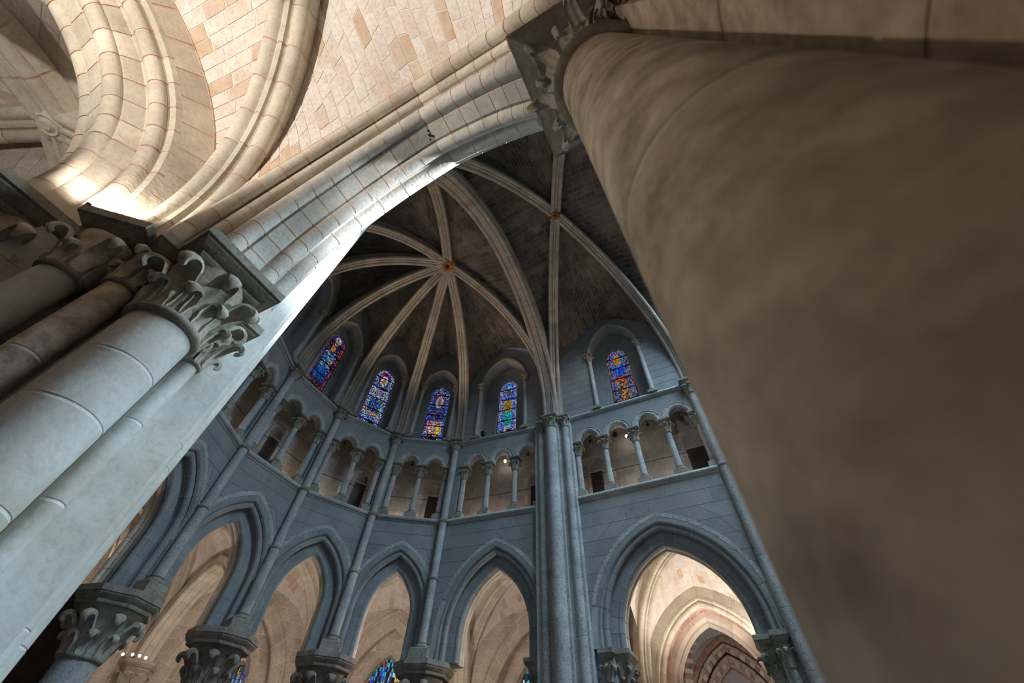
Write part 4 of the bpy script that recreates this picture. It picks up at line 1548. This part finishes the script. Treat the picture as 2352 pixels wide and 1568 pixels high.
OC = {8: (1.95, 8.7), 7: pol(8.7, 107), 6: pol(8.7, 140), 5: pol(8.7, 168), 4: pol(8.7, 196), 3: pol(8.7, 225)}
IC = {k: (SH[k][0] + OUTW[k].x * .85, SH[k][1] + OUTW[k].y * .85) for k in (3, 4, 5, 6, 7)}
IC[8] = (1.72, 5.45)
BSAY = {(8, 7): 'first arch left of shaft cluster', (7, 6): 'second arch left of shaft cluster', (6, 5): 'third arch left of shaft cluster', (5, 4): 'fourth arch left of shaft cluster', (4, 3): 'arch hidden by pale pier'}
for (a, b) in ((8, 7), (7, 6), (6, 5), (5, 4), (4, 3)):
    P = [IC[a], IC[b], OC[b], OC[a]]
    K = (sum(p[0] for p in P) / 4, sum(p[1] for p in P) / 4, 7.05)
    say = 'seen through ' + BSAY[(a, b)]
    ribbed_bay(P, K, 4.35, [6.85, 6.6, 6.75, 6.6],
               ['ambulatory rib at the right column, ' + say, 'ambulatory rib at the left column, ' + say, 'ambulatory rib from the outer left, ' + say, 'ambulatory rib from the outer right, ' + say],
               'ambulatory vault web ' + say, courses=20, blen=.36, n=8, singles=((2, 0), (2, 1)) if a in (8, 7, 6) else ())
    # radial arch between the bays
    if a != 8:
        F = Frame(IC[a], OC[a], 0, inward=(-20, 20))
        A = Arch(F.L / 2 - .3, 6.3 - 4.4, 4.4)
        t = thing('transverse_arch', 'ambulatory arch right of the bay ' + say, 'arch', (*IC[a], 4.4), 'ambulatory arches')
        stones(F, F.L / 2, A, INNER, 8, ['cribs', 'redline'], t, mortar='cribmortar', band=.006, seg=3)
    # outer wall
    F = Frame(OC[b], OC[a], 0)
    L = F.L
    w = thing('wall_outer', 'warm lit ambulatory wall with nested arches, ' + say, 'wall', F.p(L / 2, 0, 0), kind='structure')
    A = Arch(1.30, 2.25, 3.95, .9)
    mb = MB()
    strip_wall(mb, F, -.3, L + .3, 8.5, arch_z(A, L / 2, .44, 0), .0, 40)
    WA = Arch(.74, 1.25, 4.32)
    strip_wall(mb, F, L / 2 - 1.9, L / 2 + 1.9, 7.2, arch_z(WA, L / 2, 0, 0), -.36, 40)
    mb.build('mortar_bed', 'cribmortar', w, 0)

    def opn(z, A=A, L=L):
        h = A.halfw(.42, z)
        return (L / 2 - h, L / 2 + h) if h > .02 else (L / 2, L / 2)

    def opw(z, WA=WA, L=L):
        h = WA.halfw(.02, z)
        return (L / 2 - h, L / 2 + h) if h > .02 else (L / 2, L / 2)
    ashlar(F, 0, L, 3.0, 7.0, 'ambu', w, course=.34, length=.7, opening=opn, keep=lambda u, z: z > 3.2)
    ashlar(F, L / 2 - 1.35, L / 2 + 1.35, 3.2, 6.3, 'ambu', w, course=.34, length=.5, opening=opw, m=-.36, keep=lambda u, z, A=A, L=L: abs(u - L / 2) < A.halfw(.1, z))
    t = thing('nested_arch', 'nested wall arch of the ambulatory, ' + say, 'arch', F.p(L / 2, 0, 3.95), 'nested arches of the ambulatory wall')
    stones(F, L / 2, A, INNER, 8, 'ambu', t, m0=-.22, mortar='cribmortar', name='inner_voussoir')
    stones(F, L / 2, A, OUTER, 8, 'ambu', t, m0=-.40, mortar='cribmortar', name='outer_voussoir')
    if a in (8, 7, 6):
        mb = MB()
        WA2 = Arch(.74, 1.25, 4.32, 1.6)
        for s_ in (-1, 1):
            mb.loft([ring_at(F, L / 2, WA2, s_, k / 14, [(.03, -.02), (.03, .09), (-.3, .09), (-.3, -.10), (-.2, -.10)], -.36) for k in range(15)])
        mb.build('window_surround', 'ambu', w, 40)
        lancet(F, L / 2, .72, 2.6, 5.50, -.50, 5, 'window_%d' % (7 + (8, 7, 6).index(a)), 'pointed stained glass ambulatory window ' + say, bars=4, cols=26, pointed=1.55, bright=1.0)
    # respond at the corner
    t = thing('ambulatory_respond', 'ambulatory respond right of the bay ' + say, 'column', (*OC[a], 0), 'ambulatory responds')
    v = Vector(OC[a]).normalized()
    c = (OC[a][0] - v.x * .25, OC[a][1] - v.y * .25)
    drums(t, c, .26, 0, 3.85, 'ambu', 'cribmortar', dh=.7, seg=24)
    capital(t, c, .26, 3.87, 4.36, .42, 8, 0, 'ambu', 'ambu', leaves=8, abh=.2, ring_r=.03, single=True)

# far aisle bay, outer arch and the painted chapel beyond
FO = Frame((2.95, 9.4), (6.95, 9.4), 0, inward=(5, 0))
AO = Arch(1.28, 1.85, 4.40, .8)
FWT = Frame((2.6, 5.54), (2.6, 9.4), 0, inward=(5, 7))
FWB = Frame((7.3, 5.54), (7.3, 9.4), 0, inward=(5, 7))
KF = (4.95, 7.5, 7.35)
FF = Frame((2.3, 4.6), (6.97, 4.6), 0)
ribbed_bay([(3.02, 5.60), (6.82, 5.60), (6.82, 9.3), (3.02, 9.3)], KF, 4.40,
           [lambda s: side_curve(FF, 2.62, PANELS['89']['arch'], s, -.94, .47), 6.9, lambda s: side_curve(FO, 1.98, AO, -s, .0, .75), 6.9],
           ['cream vault rib of the far aisle, hidden by the broad arch at the cluster side', 'cream vault rib of the far aisle, hidden by the broad arch at the column side', 'cream vault rib of the far aisle, outer corner at the column side', 'cream vault rib of the far aisle, rising from the outer corner at the cluster side'],
           'bright cream stone web of the far aisle vault', courses=24, blen=.34, n=11, prof=ARIB, group='ribs of the far aisle vault', singles=((2, 0), (2, 1), (3, 0)))
t = thing('pointed_arch', 'buff arch with faded red soffit at the back of the far aisle', 'arch', (4.93, 9.8, 4.4))
stones(FO, 1.98, AO, [(m * 1.1, r) for m, r in OUTER], 10, ['cribs', 'redline'], t, m0=-.50, mortar='cribmortar', band=.006, name='front_voussoir')
stones(FO, 1.98, AO, [(.05, .46), (.05, .80), (-.1, .80), (-.1, .46)], 9, 'cribs', t, m0=-.04, mortar='cribmortar', name='band_stone')
stones(FO, 1.98, AO, [(.30, .27), (.30, .36), (-.16, .36), (-.16, .27)], 8, 'redpaint', t, m0=-.52, mortar='cribmortar', name='soffit_stone')
stones(FO, 1.98, AO, [(.12, .28), (.12, .12), (.05, .05), (-.03, .05), (-.08, .10), (-.08, .02), (-.14, -.04), (-.24, -.04), (-.24, .28)], 9, 'stripe_a', t, m0=-.75, mortar='cribmortar', name='back_voussoir')
w = thing('wall_outer', 'outer wall of the far aisle around the painted chapel arch', 'wall', (4.9, 9.4, 0), kind='structure')
mb = MB()
strip_wall(mb, FO, -.6, 4.6, 9, arch_z(AO, 1.98, .45, 0), -.02, 40)
strip_wall(mb, FO, -.6, 4.6, 9, arch_z(AO, 1.98, .25, 0), -1.0, 40)
mb.quad((2.55, 5.5, 0), (2.55, 9.5, 0), (2.55, 9.5, 9), (2.55, 5.5, 9))
mb.quad((7.3, 5.5, 0), (7.3, 9.5, 0), (7.3, 9.5, 9), (7.3, 5.5, 9))
mb.build('face', 'ambu', w, 0)
for (x, say) in ((3.55, 'cluster'), (6.31, 'column')):
    t = thing('arcade_respond', 'respond of the painted chapel arch, %s side' % say, 'column', (x, 9.75, 0))
    drums(t, (x, 9.8), .2, 0, 3.75, 'cribs', 'cribmortar', dh=.7, seg=24)
    capital(t, (x, 9.8), .2, 3.77, 4.40, .36, 4, 0, 'cribs', 'cribs', leaves=8, abh=.2, ring_r=.03, single=True)
KC = (4.98, 11.9, 6.95)
ribbed_bay([(3.5, 10.45), (6.45, 10.45), (6.45, 13.3), (3.5, 13.3)], KC, 4.30, [6.6, 6.5, 6.8, 6.5],
           ['striped chapel rib, front corner at the cluster side', 'striped chapel rib, front corner at the column side', 'striped chapel rib, back corner at the column side', 'red and white striped chapel rib rising at the back corner'],
           'lilac grey plastered web of the painted chapel', mats=('lilac', 'creammortar'), ribm=('stripe_a', 'redline'), courses=22, blen=.36, group='ribs of the painted chapel', alt=('stripe_a', 'stripe_b'), prof=ARIB_S)
FE = Frame((3.4, 13.4), (6.6, 13.4), 0, inward=(5, 0))
AE = Arch(1.0, 1.72, 4.25, .6)
w = thing('wall_chapel', 'painted end wall of the far chapel', 'wall', (5, 13.4, 0), kind='structure')
mb = MB()
strip_wall(mb, FE, -.3, 3.5, 8.5, arch_z(AE, 1.58, .6, 0), 0, 40)
strip_wall(mb, FE, -.3, 3.5, 8.5, arch_z(Arch(.5, .85, 4.6), 1.58, 0, 0), -.62, 40)
mb.quad((3.3, 10.4, 0), (3.3, 13.9, 0), (3.3, 13.9, 8.5), (3.3, 10.4, 8.5))
mb.quad((6.65, 10.4, 0), (6.65, 13.9, 0), (6.65, 13.9, 8.5), (6.65, 10.4, 8.5))
mb.build('face', 'lilac', w, 0)
t = thing('nested_arch', 'nested arch rings with red and white painted stones in the far chapel', 'arch', (5, 13.4, 4.2))
ROLLP = lambda m, r, q: arc_pts(m, r, q, 0, 330, 9)
stones(FE, 1.58, AE, [(.02, .58), (.02, .76), (-.05, .76), (-.05, .58)], 8, 'stripe_b', t, name='red_band')
for (m_, r_) in ((-.02, .50), (-.28, .24), (-.42, .06)):
    stones(FE, 1.58, AE, ROLLP(m_, r_, .06), 7, 'ambu', t, name='roll_stone')
gg = .003 / AE.len
for (m_, r_, nn) in ((-.12, .40, 22), (-.36, .14, 18)):
    for side in (-1, 1):
        for q in range(nn):
            mb = MB()
            mb.loft([ring_at(FE, 1.58, AE, side, (q + e / 2) / nn + (gg if e == 0 else -gg if e == 2 else 0), [(m_ + .07, r_ + .05), (m_ + .02, r_ - .07), (m_ - .12, r_ - .07), (m_ - .12, r_ + .05)]) for e in range(3)])
            mb.build('painted_stone', 'stripe_b' if q % 2 else 'stripe_a', t, 40)
stones(FE, 1.58, AE, [(-.42, .0), (-.42, .5), (-.62, .5), (-.62, .0)], 8, 'stripe_b', t, name='inner_band')
lancet(FE, 1.58, .48, 3.6, 5.42, -.66, 5, 'window_10', 'orange tipped stained glass window in the far chapel', bars=3, cols=12, pointed=1.6)

# ------------------------------------------------------------------ outer shell: closes the church but for the open west end of the choir
w = thing('floor', 'stone slab floor of the church', 'floor', (0, 0, 0), kind='structure')
mb = MB()
mb.quad((-11, -11, 0), (18, -11, 0), (18, 15, 0), (-11, 15, 0))
mb.build('slabs', 'floor', w, 0)
w = thing('wall_shell', 'outer masonry shell of the church', 'wall', (0, 0, 0), kind='structure')
mb = MB()
X0, X1, Y0, Y1, ZT = -11, 18, -11, 15, 19
mb.quad((X0, Y0, 0), (X0, Y1, 0), (X0, Y1, ZT), (X0, Y0, ZT))
mb.quad((X0, Y0, 0), (X1, Y0, 0), (X1, Y0, ZT), (X0, Y0, ZT))
mb.quad((X0, Y1, 0), (X1, Y1, 0), (X1, Y1, ZT), (X0, Y1, ZT))
mb.quad((X1, Y0, 0), (X1, Y1, 0), (X1, Y1, ZT), (X1, Y0, ZT))
for (a, b, c, d) in ((X0, 9, Y0, Y1), (17, X1, Y0, Y1), (9, 17, Y0, -4.5), (9, 17, 4.5, Y1)):
    mb.quad((a, c, ZT), (b, c, ZT), (b, d, ZT), (a, d, ZT))
mb.quad((7.4, 4.8, 0), (X1, 4.8, 0), (X1, 4.8, ZT), (7.4, 4.8, ZT))
mb.quad((7.4, -4.8, 0), (X1, -4.8, 0), (X1, -4.8, ZT), (7.4, -4.8, ZT))
mb.quad((7.4, -11, 0), (7.4, -4.6, 0), (7.4, -4.6, ZT), (7.4, -11, ZT))
mb.quad((2.0, -9.6, 0), (7.4, -9.6, 0), (7.4, -9.6, 9), (2.0, -9.6, 9))
mb.build('masonry', 'dark', w, 0)

# ------------------------------------------------------------------ lamps


def uplight(x, y, z, power, label, aim=None, r=.035, color=WARM, size=.05, cone=150):
    t = thing('uplight', label, 'lamp', (x, y, z), 'uplights on the capitals')
    d = (Vector(aim) - Vector((x, y, z))).normalized() if aim else Vector((0, 0, 1))
    q = d.to_track_quat('Z', 'Y').to_matrix().to_4x4()
    mb = MB()
    mb.lathe((0, 0, 0), [(r * .8, 0), (r, .01), (r, .10), (r * .92, .10), (r * .85, .085)], 14, caps=True)
    link('housing', mb.mesh('housing', 'iron', 40), t, mw=Matrix.Translation((x, y, z + .01)) @ q)
    mb = MB()
    mb.lathe((0, 0, .088), [(r * .85, 0), (r * .6, .012), (.001, .018)], 14)
    link('lens', mb.mesh('lens', 'bulb', 40), t, mw=Matrix.Translation((x, y, z + .01)) @ q)
    lp = Vector((x, y, z + .01)) + d * .13
    lamp('uplight_lamp', lp, power * 1.0, color, size, spot=cone or None, target=lp + d, blend=.6)
    return t


# lamps standing on the capitals
uplight(2.90, -5.92, 4.41, 40, 'uplight on the pale pier capital between the aisle ribs', aim=(3.2, -6.4, 7), r=.016)
uplight(4.1, -9.2, 4.42, 560, 'uplight on the aisle outer wall above the camera', aim=(4.3, -7.4, 7.5), cone=125)
uplight(0.3, -8.4, 4.42, 60, 'uplight in the aisle bay past the heavy arch', aim=(.4, -7.4, 7))
uplight(6.55, 8.9, 4.42, 300, 'uplight in the far aisle at the column side', aim=(5, 7.4, 7.3))
uplight(3.45, 8.6, 4.42, 120, 'uplight in the far aisle at the cluster side', aim=(5, 7.4, 7.3))
uplight(4.98, 10.8, 4.0, 70, 'uplight inside the painted chapel', aim=(5, 12, 7))
for i, (x, y) in enumerate(((-8.30, 1.26), (-8.04, 1.36), (-7.97, 1.50), (-7.99, 1.68))):
    uplight(x, y, 4.42, 3, 'small uplight, %s of the row of four lit lamps on the ambulatory capital' % ('first', 'second', 'third', 'fourth')[i], aim=(-4, -.6, 3.0), r=.036)
for i, (k, pw) in enumerate(((8, 80), (7, 85), (6, 85), (5, 80), (4, 55))):
    if k == 8:
        q = Vector((1.35, 5.35))
    else:
        o = OUTW[k]
        q = Vector(SH[k]) + o * 1.08 + Vector((-o.y, o.x)) * .34
    uplight(q.x, q.y, 4.41, pw, 'small black uplight on the arcade abacus, %s from the straight bay' % ('first', 'second', 'third', 'fourth', 'fifth')[i], aim=(q.x * 1.5, q.y * 1.5, 8.5), cone=0, color=(1.0, .88, .77), r=.03)
# warm light in the triforium passages
for key, us in {'89': (.95, 2.2, 3.3), '87': (.75, 1.9), '76': (.5, 1.45), '65': (.35,), '54': (1.6,), '43': (1.0,)}.items():
    F = FR[key]
    for i, u in enumerate(us):
        p = F.p(u, -.66, Z1 + .22)
        lamp('passage_lamp', p, 5.0, (1.0, .78, .60), .05)
# cool floodlights of the crossing, shining through the arch on the pale pier
lamp('crossing_floodlight', (9.2, 0.6, 8.0), 1500, (.74, .90, 1.0), .25, spot=44, target=(3.2, -4.9, 3.2), blend=.8)
lamp('crossing_floodlight', (9.0, -3.2, 7.6), 6500, (.88, .95, 1.0), .15, spot=30, target=(3.0, -4.5, 6.6), blend=1.0)

# warm floodlights on the window sills wash the vault
for key in ('89', '87', '76', '65', '54'):
    F = FR[key]
    p = F.p(PANELS[key]['win'][0], .45, Z2 + .3)
    lamp('sill_flood_lamp', p, 115, (1.0, .76, .54), .1, spot=120, target=(1.2, 0, 16), blend=.8)

# red painted line along the foot of the near aisle web
def edge_line(F, uc, A, side, m, r, parent, n=24):
    mb = MB()
    mb.loft([ring_at(F, uc, A, side, k / n, [(m - .006, r - .006), (m + .006, r - .006), (m + .006, r + .006), (m - .006, r + .006)]) for k in range(n + 1)])
    mb.build('painted_line', 'redline', parent, 30)


for o in list(COL.objects):
    if o.get('label') == 'heavy moulded aisle arch curving up from the pale pier':
        edge_line(FTA, 1.55, ATR, -1, .472, .765, o)
        edge_line(FTA, 1.55, ATR, 1, .472, .765, o)
    elif o.get('label') == 'pale near arcade arch with red painted joints, crossing from the pier to the column':
        for sd in (-1, 1):
            edge_line(FN, 2.62, AN, sd, -.943, .465, o)
            edge_line(FN, 2.62, AN, sd, -.47 - .232, .262, o)
    elif o.get('label') == 'broad aisle vault rib with red joints springing from the pale pier':
        F, A, D = rib_curve((3.03, -5.62), KN, 4.40, max(4.42, KN[2] - math.hypot(KN[0] - 3.03, KN[1] + 5.62)))
        for m_ in (-.213, .213):
            edge_line(F, D, A, -1, m_, .31, o)


def small_spot(key, u, z, say, big=False):
    F = FR[key]
    p = F.p(u, -.35, z)
    t = thing('spotlight', 'black spotlight hanging in the triforium, ' + say, 'lamp', p, 'spotlights in the triforium')
    k = 1.6 if big else 1.0
    q = (FR[key].n.to_3d() + Vector((0, 0, -.9))).normalized().to_track_quat('Z', 'Y').to_matrix().to_4x4()
    mb = MB()
    mb.lathe((0, 0, -.06 * k), [(.02 * k, 0), (.045 * k, .02), (.048 * k, .15 * k), (.04 * k, .15 * k), (.036 * k, .13 * k)], 14)
    link('housing', mb.mesh('housing', 'iron', 40), t, mw=Matrix.Translation(p) @ q)
    mb = MB()
    mb.box((p.x - .012, p.y - .012, p.z), (p.x + .012, p.y + .012, Z2 - .1))
    mb.build('stem', 'iron', t, 0)


for key, u, z, say, big in (('89', 1.20, 9.92, 'first opening of the bay beside the column', False), ('89', 2.02, 9.92, 'large, second opening beside the column bay', True),
                            ('89', 3.05, 9.95, 'third opening of the bay beside the column', False), ('89', 4.02, 9.85, 'large, last opening beside the column', True),
                            ('87', .92, 9.95, 'first opening of the wide panel', False), ('87', 2.55, 9.98, 'last opening of the wide panel', False),
                            ('76', .68, 9.95, 'narrow panel nearest the shaft cluster', False), ('65', .55, 9.95, 'second narrow panel from shaft cluster', False)):
    small_spot(key, u, z, say, big)
for key, u, z, say in (('87', 1.66, 10.0, 'middle opening of the wide panel'), ('89', 2.32, 9.86, 'second opening of the bay beside the column')):
    p = FR[key].p(u, -.5, z)
    t = thing('light_bulb', 'glowing white bulb in the triforium, ' + say, 'bulb', p)
    mb = MB()
    mb.lathe((p.x, p.y, p.z - .05), [(.001, 0), (.03, .012), (.042, .045), (.03, .085), (.015, .10)], 14)
    mb.build('glass', 'bulb', t, 60)
    mb = MB()
    mb.lathe((p.x, p.y, p.z + .05), [(.018, 0), (.018, .05), (.006, .06), (.005, Z2 - .1 - p.z - .05)], 10)
    mb.build('socket', 'iron', t, 40)
for key, u, z, say in (('89', 1.15, 9.72, 'first opening of the bay beside the column'), ('76', 1.62, 9.72, 'narrow panel nearest the shaft cluster'), ('65', 1.55, 9.72, 'second narrow panel from shaft cluster'), ('54', .62, 9.75, 'third narrow panel from shaft cluster')):
    F = FR[key]
    mb = MB()
    pts = [F.p(u + .05 * math.sin(k / 7 * PI), -.4, z + .26 * k / 7) for k in range(8)]
    mb.loft([[q + Vector((.012 * math.cos(a), .012 * math.sin(a), 0)) for a in (0, PI / 2, PI, 3 * PI / 2)] for q in pts])
    o = mb.build('hanging_cable', 'cable', None, 60)
    o['label'] = 'short pale curved cable in the triforium, ' + say
    o['category'] = 'cable'
    o['group'] = 'pale cables in the triforium'

# added unseen floodlight past the heavy arch, put in to brighten the large column
p = Vector((1.0, -7.2, 1.6))
t = thing('floodlight', 'added unseen floodlight in the aisle bay past the heavy arch, lighting the large column', 'lamp', (p.x, p.y, 0))
mb = MB()
mb.box((p.x - .08, p.y - .10, p.z - .08), (p.x, p.y + .10, p.z + .10))
mb.build('housing', 'iron', t, 0)
mb = MB()
mb.box((p.x - .06, p.y - .02, 0), (p.x - .02, p.y + .02, p.z - .08))
mb.build('stand', 'iron', t, 0)
lamp('added_column_lamp', p + Vector((.06, 0, 0)), 230, (1.0, .83, .64), .1, spot=33, target=(6.44, -5.2, 3.3), blend=.85)
